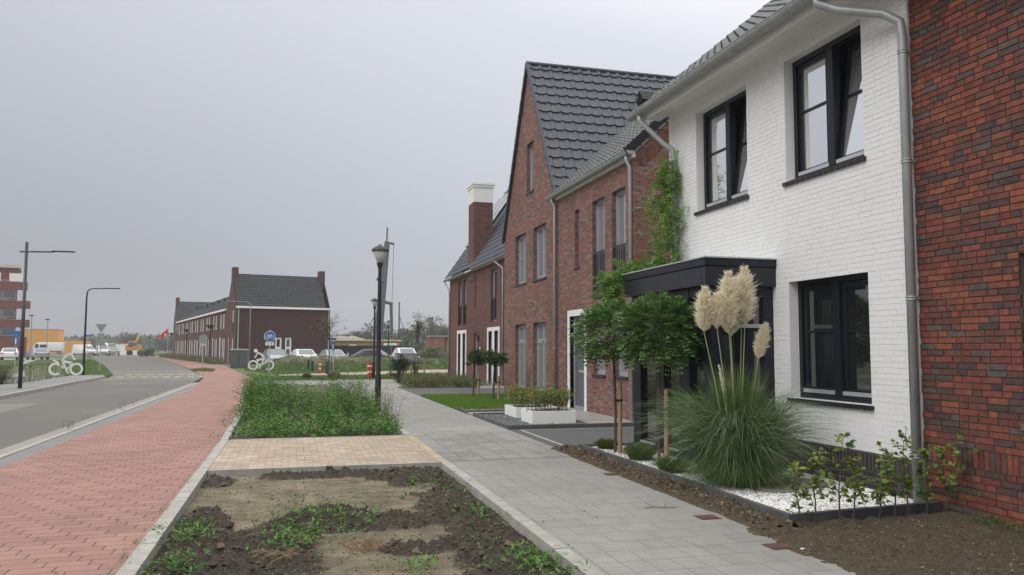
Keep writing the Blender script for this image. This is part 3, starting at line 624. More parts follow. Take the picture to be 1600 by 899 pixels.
field('planting_bed_soil', -1.05, 2.03, 14.8, 36.2, .15, lambda x, y: (-.04+.03*fbm(x, y, 2), .8), M['soil'])
def strip(x, y):
    e = sstep(3.93, 4.08, x+.08*fbm(x, y, 2.2)); k = sstep(4.38, 4.30, x)
    return .004+e*(.022+abs(fbm(x, y, 8, 6))*.085)-(.06 if x < 3.98 else 0), .5
field('soil_strip', 3.90, 4.39, 6.3, 12.25, .02, strip, M['soil3'])
def yard(x, y):
    e = sstep(3.80, 4.0, x+.09*fbm(x, y, 2.)); return .002+e*(.012+abs(fbm(x, y, 6, 6))*.05)-(.05 if x < 3.84 else 0)+.02*sstep(5, 6.2, x), .6
field('garden_soil', 3.78, 6.4, 1.5, 6.46, .03, yard, M['soil3'])
# grassy bank in front of the parked cars
def bank(x, y): h = sstep(58.3, 66, y+.35*(x-4)*.2)*sstep(-2.5, -.2, x)*sstep(14, 11, x)*sstep(71, 69.5, y+.5*(x-1)); return .0+.80*h+.05*fbm(x, y, .8)*h, 0
field('grass_bank', -2.6, 14, 57, 71, .35, bank, groundmat('bank_ground', (.07, .10, .03), (.10, .12, .05), (.14, .12, .07)))

def scatter_rocks(name, label_kind, n, region, size, m, zf, flat=.7, kind='stuff', label=None, cat=None):
    """many small jittered octahedra as one stuff object"""
    V = []; F = []
    base = np.array([(1, 0, 0), (-1, 0, 0), (0, 1, 0), (0, -1, 0), (0, 0, 1), (0, 0, -1)], float); fc = [(0, 2, 4), (2, 1, 4), (1, 3, 4), (3, 0, 4), (2, 0, 5), (1, 2, 5), (3, 1, 5), (0, 3, 5)]
    for _ in range(n):
        p = region();
        if p is None: continue
        x, y = p; s_ = size*random.choice((.5, .7, 1, 1, 1.4))*random.uniform(.7, 1.2); a = random.uniform(0, 6.3); c_, d_ = math.cos(a), math.sin(a)
        b = base*(np.array([1, random.uniform(.6, 1), flat*random.uniform(.6, 1.1)])*s_)+RNG.normal(size=(6, 3))*s_*.18
        X = b[:, 0]*c_-b[:, 1]*d_+x; Y = b[:, 0]*d_+b[:, 1]*c_+y; Z = b[:, 2]+zf(x, y)+s_*.25; i = len(V); V += list(zip(X.tolist(), Y.tolist(), Z.tolist())); F += [(i+q, i+w, i+e) for q, w, e in fc]
    mb = MB(); mb.v = V; mb.f = F; o = mb.build(name, m); o['kind'] = kind; tagp(o, label, cat); return o
def reg_t(x0, x1, y0, y1, thr=.4):
    def f():
        for _ in range(30):
            x, y = random.uniform(x0, x1), random.uniform(y0, y1)
            if tilled(x, y) > thr: return x, y
        return None
    return f
clod = NT('dark_soil_clod'); clod.base(clod.ramp(clod.island(), [(0, (.035, .028, .02)), (.6, (.08, .063, .044)), (1, (.16, .13, .09))])); clod.rough(.95); clod.bump(clod.noise(90, 5), .01)
scatter_rocks('soil_clods', '', 3600, reg_t(-.98, 1.98, 5.4, 11.1), .013, clod.m, lambda x, y: bedf(x, y)[0], .8, label='dark crumbly clods turned up in the near planting bed', cat='soil clods')
scatter_rocks('soil_clods', '', 1700, lambda: (random.uniform(-.98, 1.98), random.uniform(5.4, 11.1)), .009, clod.m, lambda x, y: bedf(x, y)[0], .8, label='fine dark crumbs sprinkled over the pale crust of the near bed', cat='soil clods')
scatter_rocks('soil_clods', '', 250, reg_t(-.98, 1.98, 5.4, 11.1), .034, clod.m, lambda x, y: bedf(x, y)[0], .8, label='larger fist sized clods lying in the near planting bed', cat='soil clods')
pebm = leafmat('pale_pebble', [(.35, .32, .27), (.22, .19, .15), (.5, .48, .44), (.10, .08, .06)], .9, 0)
scatter_rocks('pebbles', '', 2200, lambda: (random.uniform(-1, 2), random.uniform(5.4, 11.1)), .0055, pebm, lambda x, y: bedf(x, y)[0], .8, label='small pale pebbles on the crusted soil of the near bed', cat='pebbles')
clb = NT('brown_soil_clod'); clb.base(clb.ramp(clb.island(), [(0, (.045, .033, .021)), (.6, (.10, .075, .047)), (1, (.26, .22, .15))])); clb.rough(.95)
scatter_rocks('soil_clods', '', 1500, lambda: (random.uniform(4.03, 4.36), random.uniform(6.3, 12.2)), .016, clb.m, lambda x, y: strip(x, y)[0], .8, label='brown crumbs of soil along the pavement beside the white gravel bed', cat='soil clods')
scatter_rocks('soil_clods', '', 1900, lambda: (random.uniform(3.9, 6.1), random.uniform(3.5, 6.4)), .009, clb.m, lambda x, y: yard(x, y)[0], .8, label='loose crumbs on the bare garden soil before the red brick house', cat='soil clods')
scatter_rocks('white_gravel', '', 9500, lambda: (random.uniform(4.45, 6.2), random.choice((random.uniform(6.7, 12), random.uniform(6.7, 8.5)))), .014, M['stone_w'], lambda x, y: .052, .7, label='white marble chippings filling the bed by the white house', cat='gravel')
scatter_rocks('grey_gravel', '', 3800, lambda: (random.uniform(4.2, 5.95), random.uniform(15.43, 18.54)), .016, M['stone_g'], lambda x, y: .036, .7, label='grey basalt chippings around the white planter boxes', cat='gravel')
scatter_rocks('grey_gravel', '', 900, lambda: (random.uniform(4.3, 5.9), random.uniform(19.28, 20.3)), .016, M['stone_g'], lambda x, y: .036, .7, label='strip of grey chippings between lawn and door path', cat='gravel')

# ================================================================== HOUSES
# ---- white painted house
WX = 6.205
wh = thing('white_house', 'white painted brick house with black plinth, anthracite windows and a dark bay', 'house', (WX, 9.6, 0))
ops = [(9.98, 11.47, 3.78, 5.40), (7.57, 9.06, 3.78, 5.40), (7.57, 9.06, .98, 2.48)]
mb = MB(); wall(mb, 'x', WX, 6.86, 12.43, .46, 5.95, ops, .16)
mb.quad((WX, 12.43, .46), (15, 12.43, .46), (15, 12.43, 6.0), (WX, 12.43, 6.0)); mb.quad((WX+.05, 6.86, .46), (WX, 6.86, .46), (WX, 6.86, 5.95), (WX+.05, 6.86, 5.95))
mb.poly([(WX, 12.43, 6.0), (15, 12.43, 6.0), (15, 12.43, 9.2), (10.6, 12.43, 9.75)])
wb = mb.build('wall', M['white_flat'], wh)
sk = brick_skin(MB(), WX, 6.865, 12.43, .4625, 5.65, [(o[0]-.001, o[1]+.001, o[2], o[3]) for o in ops], .0042, j=.007, jv=.0075, jitter=.0012)
sk.build('brickwork', M['white_flat'], wh)
mb = MB(); wall(mb, 'x', WX+.012, 6.9, 12.42, -.2, .25); mb.quad((WX+.012, 12.42, -.2), (15, 12.42, -.2), (15, 12.42, .25), (WX+.012, 12.42, .25)); mb.build('plinth', M['plinth'], wh)
mb = MB(); wall(mb, 'x', WX+.010, 6.9, 12.42, .25, .46); mb.build('soldier_course', M['plinth_s'], wh)
def sash_window(parent, y0, y1, z0, z1, pane, tilt=False, lab=None):
    f = .07; D0 = WX+.13; ym = (y0+y1)/2-.02
    mb = MB(); frame(mb, 'x', D0, y0, y1, z0, z1, f, .09); abox(mb, 'x', D0-.012, D0+.09, ym-.06, ym+.06, z0+f, z1-f); w = mb.build('window', M['anth'], parent, label=lab, bevel=.004)
    for k, (a, b) in enumerate(((y0+f, ym-.06), (ym+.06, y1-f))):
        # photo: the sash nearer the camera is tipped inward at its head
        tip = tilt and k == 0
        sm = MB(); zb = z0+f+.01; frame(sm, 'x', D0+.03, a+.006, b-.006, zb, z1-f-.006, .065, .05)
        zm = z0+(z1-z0)*.56; abox(sm, 'x', D0+.034, D0+.07, a+.07, b-.07, zm-.016, zm+.016)
        gm = MB(); abox(gm, 'x', D0+.052, D0+.060, a+.06, b-.06, zb+.06, z1-f-.07)
        if tip:
            ang = R(7.5); piv = Vector((D0+.05, 0, zb))
            def tf(vs):
                o_ = []
                for v in vs:
                    dx, dz = v[0]-piv.x, v[2]-piv.z; o_.append((piv.x+dx*math.cos(ang)+dz*math.sin(ang), v[1], piv.z-dx*math.sin(ang)+dz*math.cos(ang)))
                return o_
            sm.v = tf(sm.v); gm.v = tf(gm.v)
        s_ = sm.build('sash', M['anth'], w); gm.build('pane', pane, w)
        rail = MB(); abox(rail, 'x', D0-.004, D0+.03, a+.01, b-.01, z0+f+.004, z0+f+.05); rail.build('drip_rail', M['silver'], w)
    mb = MB(); n = 14; L = (y1-y0+.08)/n
    for k in range(n): yy = y0-.04+k*L; mb.box(WX-.045, D0+.005, yy+.004, yy+L-.004, z0-.055, z0-.003)
    mb.build('sill', M['sill'], w, bevel=.006)
    mb = MB(); x0, x1 = D0+.095, D0+1.3; A, B, C_, D_ = y0-.02, y1+.02, z0-.02, z1+.02
    mb.quad((x1, A, C_), (x1, B, C_), (x1, B, D_), (x1, A, D_))
    for p, q in (((A, C_), (B, C_)), ((B, C_), (B, D_)), ((B, D_), (A, D_)), ((A, D_), (A, C_))): mb.quad((x0, *p), (x0, *q), (x1, *q), (x1, *p))
    mb.build('interior', M['room'], w)
    return w
sash_window(wh, *ops[0], M['glass_sky'], True, 'upper window nearer the vine with one sash tilted open')
sash_window(wh, *ops[1], M['glass_sky'], True, 'upper window nearer the red brick house with one sash tilted open')
sash_window(wh, *ops[2], M['glass'], False, 'closed ground floor window with dark panes')
# roof of the white house
EY0, EY1 = 2.2, 12.84; rs = math.atan(.84)
V_ = Vector((math.cos(rs), 0, math.sin(rs)))
mb = MB(); tiles(mb, (5.72, EY0, 5.73), (0, 1, 0), V_, EY1-EY0, 6.6, .22, .33, .028)
mb.build('roof', M['tile2'], wh)
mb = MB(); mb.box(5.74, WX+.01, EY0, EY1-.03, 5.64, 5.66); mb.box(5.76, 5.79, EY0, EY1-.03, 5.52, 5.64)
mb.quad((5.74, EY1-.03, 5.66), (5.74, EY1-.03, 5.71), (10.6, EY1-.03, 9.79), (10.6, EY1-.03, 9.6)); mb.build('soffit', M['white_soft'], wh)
mb = MB(); gutter(mb, 'x', 5.66, 5.68, EY0, EY1, .09); mb.build('gutter', M['zinc'], wh)
downpipe(wh, [(5.66, 12.45, 5.60), (5.67, 12.45, 5.50), (5.98, 12.22, 5.08), (6.11, 12.12, 4.95), (6.12, 12.1, 4.8), (6.12, 12.1, 2.83)], .045, (4.5, 3.4))
downpipe(wh, [(5.66, 7.62, 5.60), (5.67, 7.62, 5.52), (5.80, 7.42, 5.38), (6.02, 6.98, 5.18), (6.11, 6.85, 5.05), (6.12, 6.84, 4.87), (6.12, 6.84, .06)], .047, (4.72, 3.55, 2.12, .52))
# bay with flat canopy
BX = 5.16; BY0, BY1 = 9.34, 11.98
bay = wh
can = MB(); can.box(BX, WX, BY0, BY1, 2.43, 2.68); c0 = can.build('canopy', M['anth_panel'], wh, bevel=.004)
MB().box(BX-.02, WX, BY0-.02, BY1+.02, 2.685, 2.785).build('fascia', M['anth'], c0, bevel=.004)
MB().box(BX-.035, WX+.0, BY0-.035, BY1+.035, 2.787, 2.805).build('roof_trim', M['silver'], c0)
MB().box(BX-.003, BX+.01, 9.44, 9.445, 2.44, 2.68).build('panel_seam', M['black'], c0)
gx = 5.28; gy = 9.42
mb = MB()
for a, b in ((9.42, 9.62), (10.05, 10.35), (10.84, 11.12), (11.66, 11.94)): mb.box(gx, gx+.14, a, b, .1, 2.43)
mb.box(gx+.01, gx+.13, gy+.2, 11.66, 2.30, 2.43); mb.box(gx+.01, gx+.13, gy+.2, 11.66, .1, .17); mb.box(gx+.012, gx+.12, 9.62, 11.66, 1.86, 1.95)
mb.box(gx+.14, WX, gy, gy+.13, 2.28, 2.43); mb.box(WX-.15, WX+.0, gy-.001, gy+.131, .1, 2.28); mb.box(gx+.14, WX-.15, gy+.01, gy+.12, 1.84, 1.93); mb.box(gx+.14, WX-.15, gy+.01, gy+.12, .1, .19); mb.box(gx+.52, gx+.60, gy+.005, gy+.125, .19, 2.28)
bf = mb.build('bay_window', M['anth'], wh, bevel=.004)
mb = MB(); mb.box(gx+.06, gx+.075, 9.6, 11.7, .12, 2.35); mb.box(gx+.12, WX-.1, gy+.06, gy+.075, .12, 2.35); mb.build('pane', M['glass'], bf)
for b_ in ((gx-.012, gx+.02, 9.64, 10.03, 1.90, 1.93), (gx-.02, gx+.02, 11.14, 11.66, .155, .185), (gx-.02, gx+.02, 10.36, 10.82, .155, .185), (gx+.2, WX-.17, gy-.012, gy+.02, 1.88, 1.93)): MB().box(*b_).build('drip_rail', M['silver'], bf)
mb = MB(); mb.box(gx+.02, WX, gy+.02, 11.9, -.1, .1); mb.build('bay_plinth', M['plinth'], wh)
mb = MB(); mb.box(gx+.05, WX, 11.85, 11.93, .1, 2.43); mb.build('bay_end_panel', M['anth'], wh)

# ---- red brick house on the right
rh = thing('brick_house', 'orange-red and purple brick house filling the right edge, soldier course above its base', 'house', (WX, 4, 0))
RX = WX+.03
ro = [(4.1, 5.66, .95, 2.46)]
mb = MB(); wall(mb, 'x', RX, 1.0, 6.858, -.25, 6.2, ro, .12); w_ = mb.build('wall', M['mortar'], rh)
mb = MB(); brick_skin(mb, RX, 3.0, 6.855, -.27, .48, (), .011); brick_skin(mb, RX, 3.0, 6.855, .66, 6.16, ro, .011); mb.box(RX+.001, RX+.12, 5.661, 5.69, .95, 2.46); mb.build('brickwork', M['brick_face'], rh)
mb = MB(); u = 3.0
while u < 6.83: mb.box(RX-.011+random.uniform(-.0015, .0015), RX+.01, u, u+.0515, .485, .655); u += .0625
mb.build('soldier_course', M['brick_face'], rh)
window(rh, 'x', RX, 4.1, 5.66, .95, 2.46, M['greyframe'], M['glass'], .12, .06, (4.9,), (), None, True, M['greysill'])
MB().box(RX+.1, RX+.2, 3.9, 5.9, .8, 2.6).build('interior', M['room'], rh)
mb = MB(); mb.box(RX+.02, 15, .9, 1.0, 0, 6.2); mb.build('side_wall', M['brick'], rh)

# ---- gabled brick house (gable wing + low wing)
HX = 7.08
gh = thing('gabled_brick_house', 'red-brown brick house with steep tiled gable and a low wing with a white door surround', 'house', (HX, 21, 0))
GY = 23.92
og = [(24.18, 25.45, 3.68, 5.28), (22.1, 23.4, 3.68, 5.28), (24.18, 25.45, .3, 2.37), (22.1, 23.4, .3, 2.37), (23.36, 24.14, 6.50, 8.06)]
mb = MB(); wall(mb, 'x', HX-.02, 21.08, 26.86, -.1, 10.9, og, .14)
mb.clip((HX, GY, 10.62), (0, -4.7, 2.82)); mb.clip((HX, GY, 10.62), (0, 5.35, 2.98))
mb.quad((HX-.02, 26.86, -.1), (16, 26.86, -.1), (16, 26.86, 5.3), (HX-.02, 26.86, 5.3)); mb.quad((HX-.02, 21.08, 5.6), (HX+.05, 21.08, 5.6), (HX+.05, 21.08, 5.95), (HX-.02, 21.08, 5.95))
mb.build('gable_wall', M['brick2'], gh)
os_ = [(17.6, 18.42, 2.88, 5.22), (16.35, 17.15, 2.88, 5.22), (19.36, 19.68, 3.72, 5.22), (18.98, 20.08, .04, 2.44), (17.6, 18.4, .98, 2.25), (16.3, 17.05, .98, 2.25)]
mb = MB(); wall(mb, 'x', HX, 15.86, 21.08, -.1, 5.86, os_, .13)
mb.quad((HX, 15.86, -.1), (16, 15.86, -.1), (16, 15.86, 5.86), (HX, 15.86, 5.86)); mb.poly([(HX, 15.86, 5.86), (16, 15.86, 5.86), (11.5, 15.86, 9.95)])
mb.build('wall', M['brick2'], gh)
# brick edge-course under the verge
mb = MB(); vs = Vector((1, 0, .93)).normalized(); k = .0
while k < 5.6:
    c = Vector((HX+.05, 15.852, 5.72))+vs*(k+.03); mb.obox(c+Vector((.07, 0, -.07)), vs, (0, 1, 0), Vector((-.93, 0, 1)).normalized(), .026, .012, .10); k += .0625
mb.build('verge_course', M['soldier'], gh)
mb = MB(); mb.obox(Vector((HX-.2, 15.76, 5.86))+vs*3.2, vs, (0, 1, 0), Vector((-.93, 0, 1)).normalized(), 3.25, .018, .10); mb.build('verge_board', M['anth'], gh)
mb = MB(); tiles(mb, (HX-.17, 15.78, 5.90), (0, 1, 0), vs, 5.5, 6.4, .24, .31, .028, keep=lambda u, v: True)
mb.clip((HX, GY, 10.66), (0, 4.7, -2.82)) if False else None
mb.build('low_roof', M['tile2'], gh)
# steep cross roof
up = Vector((0, 2.82, 4.7)).normalized(); L1 = math.hypot(2.82, 4.7)
mb = MB(); tiles(mb, (HX-.08, GY-2.9, 10.64-4.7*2.9/2.82), (1, 0, 0), up, 9, L1*2.9/2.82, .335, .385, .045, keep=lambda u, v: (HX-.08+u) < 7.25+((10.64-4.7*(1-v/(L1*2.9/2.82))*2.9/2.82)-5.0)/.80, step=.042)
mb.build('steep_roof', M['tile'], gh)
up2 = Vector((0, -2.98, 5.35)).normalized(); L2 = math.hypot(2.98, 5.35)
mb = MB(); tiles(mb, (HX-.08, GY+2.98, 10.64-5.35), (1, 0, 0), up2, 9, L2, .335, .385, .045, step=.042); mb.build('steep_roof', M['tile'], gh)
mb = MB()
for k in range(26): x = HX-.1+k*.345; mb.tube([(x, GY, 10.66), (x+.33, GY, 10.665)], [.075, .065], 10)
mb.build('ridge', M['tile'], gh, smooth=False)
mb = MB()
for k in range(16):
    v = k/16*L1; a = Vector((HX-.085, GY-2.9, 10.64-4.7*2.9/2.82))+up*v; mb.obox(a+up*.17+Vector((0, 0, .01)), (1, 0, 0), up, (1, 0, 0), .02, .19, .02) if False else None
mb2 = MB()
for (ya, za, yb, zb) in ((GY-2.86, 10.62-4.77, GY, 10.64), (GY+2.98, 10.62-5.35, GY, 10.64)):
    a, b = Vector((HX-.09, ya, za)), Vector((HX-.09, yb, zb)); d = (b-a).normalized(); nn = Vector((1, 0, 0)).cross(d); n = 15; st = (b-a).length/n
    nn = nn if nn.z > 0 else -nn
    for q in range(n): c = a+d*(q+.5)*st+nn*(.012); mb2.obox(c+d*.0, (1, 0, 0), (d+nn*.07).normalized(), nn, .03, st/2+.02, .055)
mb2.build('verge_tiles', M['tile'], gh)
mb = MB(); o_ = Vector((10.75, 23.05, 9.36)); nn = Vector((0, -4.7, 2.82)).normalized()
for q in range(6): mb.obox(o_+up*(q*.075)+nn*.14, (1, 0, 0), up, nn, .26, .022, .13-.008*q)
mb.obox(o_+up*.2+nn*.06, (1, 0, 0), up, nn, .22, .25, .09); mb.build('roof_vent', M['black'], gh)
mb = MB(); gutter(mb, 'x', HX-.15, 5.87, 15.74, 21.55, .085); mb.build('gutter', M['zinc'], gh)
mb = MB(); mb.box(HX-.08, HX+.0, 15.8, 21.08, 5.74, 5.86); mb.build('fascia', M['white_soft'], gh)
downpipe(gh, [(HX-.15, 15.95, 5.8), (HX-.15, 15.95, 5.7), (HX-.07, 15.95, 5.55), (HX-.07, 15.95, .05)], .038, (4.6, 3.3, 1.6), M['alu'])
downpipe(gh, [(HX-.15, 21.2, 5.8), (HX-.14, 21.2, 5.72), (HX-.08, 21.16, 5.6), (HX-.08, 21.14, 5.5), (HX-.08, 21.14, .06)], .038, (4.9, 3.4, 1.6), M['zinc'])
for o_ in og[:2]: window(gh, 'x', HX-.02, *o_, M['greyframe'], M['glass_mid'], .12, .06, ((o_[0]+o_[1])/2,), (4.5,), None, True)
for o_ in og[2:4]: window(gh, 'x', HX-.02, *o_, M['greyframe'], M['glass_mid'], .12, .06, ((o_[0]+o_[1])/2,), (), 1.80, True)
window(gh, 'x', HX-.02, *og[4], M['greyframe'], M['glass_mid'], .12, .06, (), (), None, True)
for o_ in os_[:2]:
    w = window(gh, 'x', HX, *o_, M['greyframe'], M['glass_mid'], .11, .06, (), (), 3.1, None)
    mb = MB(); mb.box(HX+.015, HX+.045, o_[0]+.01, o_[1]-.01, 2.92, 2.96); mb.box(HX+.015, HX+.045, o_[0]+.01, o_[1]-.01, 3.91, 3.95)
    for k in range(8): y = o_[0]+.03+(o_[1]-o_[0]-.06)*k/7; mb.box(HX+.02, HX+.04, y-.009, y+.009, 2.96, 3.91)
    mb.build('balcony_railing', M['lamp_blue'], gh)
    mb = MB(); mb.box(HX-.03, HX+.12, o_[0]-.03, o_[1]+.03, 2.82, 2.878); mb.build('sill', M['sill'], w)
window(gh, 'x', HX, *os_[2], M['greyframe'], M['glass'], .11, .05, (), (), None, True)
for o_ in os_[4:]: window(gh, 'x', HX, *o_, M['greyframe'], M['glass_mid'], .11, .06, (), (), None, True)
mb = MB(); y0, y1, z1 = 18.83, 20.24, 2.60; mb.box(HX-.02, HX+.10, y0, 18.98, -.02, z1); mb.box(HX-.02, HX+.10, 20.08, y1, -.02, z1); mb.box(HX-.02, HX+.10, 18.98, 20.08, 2.44, z1)
mb.build('door_surround', M['white_brick'], gh)
mb = MB(); frame(mb, 'x', HX+.10, 18.98, 20.08, .04, 2.44, .07, .07); mb.box(HX+.10, HX+.17, 19.05, 20.01, 2.05, 2.11); dd = mb.build('door_frame', M['greyframe'], gh)
mb = MB(); mb.box(HX+.12, HX+.16, 19.06, 20.0, .11, 2.05)
dr = mb.build('door', plain('slate_grey_door', (.10, .115, .13), .4, .06), gh)
mb = MB()
for k in range(3): mb.box(HX+.112, HX+.12, 19.2, 19.42, 1.45+k*.2, 1.6+k*.2)
mb.build('door_pane', M['glass'], dr); MB().box(HX+.10, HX+.12, 19.3, 19.7, .98, 1.04).build('letter_slot', M['silver'], dr); MB().box(HX+.08, HX+.12, 19.12, 19.15, 1.0, 1.25).build('handle', M['silver'], dr)
MB().box(HX+.125, HX+.14, 19.06, 20.0, 2.12, 2.37).build('fanlight', M['glass'], dd)

# ---- chimney house
KX = 8.45
ch = thing('chimney_house', 'brown brick house with a tall white-topped chimney and solar panels, beyond the lawn', 'house', (KX, 37, 0))
ok_ = [(40.9, 41.85, 2.78, 5.1), (39.75, 40.55, 2.78, 5.1), (37.55, 37.8, 3.52, 5.07), (33.5, 34.55, 2.78, 5.08), (41.0, 41.75, .1, 2.35), (39.8, 40.55, .1, 2.35), (37.15, 38.0, .1, 2.32), (34.15, 34.9, .1, 2.35), (33.05, 33.8, .1, 2.35)]
mb = MB(); wall(mb, 'x', KX, 31.2, 44.2, -.1, 5.5, ok_, .14); mb.quad((KX, 31.2, -.1), (17, 31.2, -.1), (17, 31.2, 5.5), (KX, 31.2, 5.5)); mb.poly([(KX, 31.2, 5.5), (17, 31.2, 5.5), (12.7, 31.2, 10.9)])
mb.quad((17, 44.2, -.1), (KX, 44.2, -.1), (KX, 44.2, 5.5), (17, 44.2, 5.5)); mb.poly([(17, 44.2, 5.5), (KX, 44.2, 5.5), (12.7, 44.2, 10.9)])
mb.build('wall', M['brick3'], ch)
vk = Vector((1, 0, 1.45)).normalized()
mb = MB(); tiles(mb, (KX-.22, 31.05, 5.5), (0, 1, 0), vk, 13.6, 7.2, .30, .36, .03); mb.build('roof', M['tile'], ch)
mb = MB(); tiles(mb, (17.2, 31.05, 5.5), (0, 1, 0), Vector((-1, 0, 1.45)).normalized(), 13.6, 7.2, .30, .36, .03); mb.build('roof', M['tile'], ch)
mb = MB(); gutter(mb, 'x', KX-.22, 5.44, 31.0, 37.7, .08); gutter(mb, 'x', KX-.22, 5.40, 39.3, 44.75, .08); mb.build('gutter', M['zinc'], ch)
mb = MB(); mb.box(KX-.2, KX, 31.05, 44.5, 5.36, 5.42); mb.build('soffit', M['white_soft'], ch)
nk = Vector((-1.45, 0, 1)).normalized()
for (ya, yb, va, vb) in ((31.6, 36.6, 3.2, 6.3), (40.2, 44.2, 2.1, 5.6)):
    c = Vector((KX-.22, (ya+yb)/2, 5.5))+vk*((va+vb)/2)+nk*.12; pb = MB().obox(c, (0, 1, 0), vk, nk, (yb-ya)/2, (vb-va)/2, .02).build('solar_panel', M['panel'], ch)
    fr_ = MB(); n_ = int((yb-ya)/1.02)
    for q in range(n_+1): fr_.obox(c+Vector((0, -(yb-ya)/2+q*(yb-ya)/n_, 0))+nk*.006, (0, 1, 0), vk, nk, .012, (vb-va)/2, .022)
    fr_.obox(c+nk*.006, (0, 1, 0), vk, nk, (yb-ya)/2, .012, .022); fr_.build('panel_rail', M['black'], pb)
mb = MB(); mb.box(KX-.04, KX+.92, 37.95, 39.15, 4.9, 8.75)
for q in range(8): mb.box(KX+.9, KX+1.02+.0+q*.12, 37.95+.35, 39.15-.35, 5.9+q*.18, 6.08+q*.18) if q < 7 else None
cmn = mb.build('chimney', M['brick3'], ch); MB().box(KX-.06, KX+.94, 37.93, 39.17, 8.75, 9.5).build('chimney_collar', M['white_brick'], cmn)
mb = MB(); mb.box(KX-.10, KX+.98, 37.89, 39.21, 9.5, 9.62); mb.box(KX-.14, KX+1.02, 37.85, 39.25, 9.62, 9.72); mb.build('chimney_cap', M['white'], cmn)
downpipe(ch, [(KX-.22, 33.1, 5.38), (KX-.22, 33.0, 5.3), (KX-.07, 32.2, 4.95), (KX-.07, 32.15, 4.8), (KX-.07, 32.15, .05)], .04, (3.5, 1.5))
downpipe(ch, [(KX-.22, 44.6, 5.35), (KX-.20, 44.5, 5.2), (KX-.05, 44.1, 4.8), (KX-.05, 44.1, .05)], .04, (3.5, 1.5))
for o_ in ok_[:2]+[ok_[3]]:
    window(ch, 'x', KX, *o_, M['greyframe'], M['glass'], .12, .06)
    mb = MB(); mb.box(KX+.01, KX+.04, o_[0]+.01, o_[1]-.01, 3.78, 3.83)
    for k in range(8): y = o_[0]+.03+(o_[1]-o_[0]-.06)*k/7; mb.box(KX+.015, KX+.035, y-.011, y+.011, 2.82, 3.78)
    mb.build('balcony_railing', M['black'], ch)
window(ch, 'x', KX, *ok_[2], M['black'], M['glass'], .12, .04)
window(ch, 'x', KX, *ok_[6], M['greyframe'], M['glass'], .12, .06, name='door')
for a, b in ((4, 5), (7, 8)):
    hi, lo = ok_[a], ok_[b]
    for o_ in (hi, lo): window(ch, 'x', KX, *o_, M['greyframe'], M['glass_mid'], .12, .05)
    mb = MB(); y0, y1 = lo[0]-.17, hi[1]+.2
    mb.box(KX-.03, KX+.08, y0, lo[0], .02, 2.52); mb.box(KX-.03, KX+.08, lo[1], hi[0], .02, 2.35); mb.box(KX-.03, KX+.08, hi[1], y1, .02, 2.52); mb.box(KX-.03, KX+.08, lo[0], hi[1], 2.352, 2.52); mb.build('window_surround', M['white'], ch)
MB().box(KX-.10, KX, 36.75, 36.9, 1.95, 2.2).build('wall_lamp', M['black'], ch); MB().box(KX-.02, KX, 36.5, 36.65, 1.4, 1.65).build('letterbox', M['white'], ch)

M['far_brown'] = bricks('brown_far_brick', .222, .0625, .010, [((.115, .042, .034), 5), ((.09, .036, .030), 5)], (.07, .045, .04))
# ---- far terrace, built in its own frame (x along the front, y along the row), turned 12.8 degrees
TH = R(12.8); TO = Vector((-5.255, 80.61, 0)); TN = Vector((math.cos(TH), math.sin(TH), 0)); TD = Vector((-math.sin(TH), math.cos(TH), 0))
def end_house(name, lab, off, wd, wins):
    t = thing(name, lab, 'house', TO+TD*off, TH, None, True)
    o1 = [(1.28, 2.42, 3.15, 5.18), (4.2, 4.75, .1, 2.6), (1.5, 2.35, .1, 2.5)]
    mb = MB(); wall(mb, 'x', 0, 0, 5.8, -.2, 9.2, o1, .12); mb.clip((0, 2.9, 8.9), (0, -3.35, 2.9)); mb.clip((0, 2.9, 8.9), (0, 3.35, 2.9))
    m2 = MB(); wall(m2, 'y', 0, 0, wd, -.2, 5.45, wins, .1); 
    mb.quad((wd, 0, -.2), (wd, 5.8, -.2), (wd, 5.8, 5.5), (wd, 0, 5.5)); mb.tri((wd, 0, 5.5), (wd, 5.8, 5.5), (wd, 2.9, 8.9)); mb.quad((wd, 5.8, -.2), (0, 5.8, -.2), (0, 5.8, 5.5), (wd, 5.8, 5.5))
    w_ = mb.build('wall', M['far_brown'], t); m2.build('front_wall', M['far_brick'], t)
    for o_ in o1:
        w = window(t, 'x', 0, *o_, M['white'], M['glass'], .05, .09)
    mb = MB(); mb.box(-.04, -.01, 1.3, 2.4, 3.15, 4.05); mb.build('balcony_railing', M['black'], t)
    for o_ in wins: window(t, 'y', 0, *o_, M['white'], M['glass'], .03, .10, (), (), 1.55)
    u_ = Vector((0, 2.9, 3.4)).normalized(); l_ = math.hypot(2.9, 3.4)
    mb = MB(); tiles(mb, (.05, -.12, 5.42), (1, 0, 0), u_, wd-.1, l_+.1, .45, .30, .03, step=.06); mb.build('roof', M['tile_far'], t)
    mb = MB(); tiles(mb, (.05, 5.92, 5.42), (1, 0, 0), Vector((0, -2.9, 3.4)).normalized(), wd-.1, l_+.1, .45, .30, .03, step=.06); mb.build('roof', M['tile_far'], t)
    MB().box(-.05, wd+.05, -.2, -.02, 5.36, 5.56).build('gutter', M['white'], t)
    for a in (-.02, wd-.48): MB().box(a, a+.5, 2.35, 3.45, 7.6, 9.5).build('chimney', M['far_brown'], t)
    for a in (.2, wd-.15): MB().tube([(a, -.07, 5.4), (a, -.07, 0)], .05, 8).build('downpipe', M['alu'], t)
    return t
end_house('end_house', 'dark red end house with chimneys at both ridge ends, cars parked before it', 0, 9.05, [(3.7, 4.3, .3, 2.55), (4.65, 5.25, .3, 2.55)])
end_house('end_house', 'farthest end house of the terrace beyond the low row, by the red flag', 55, 9.05, [])
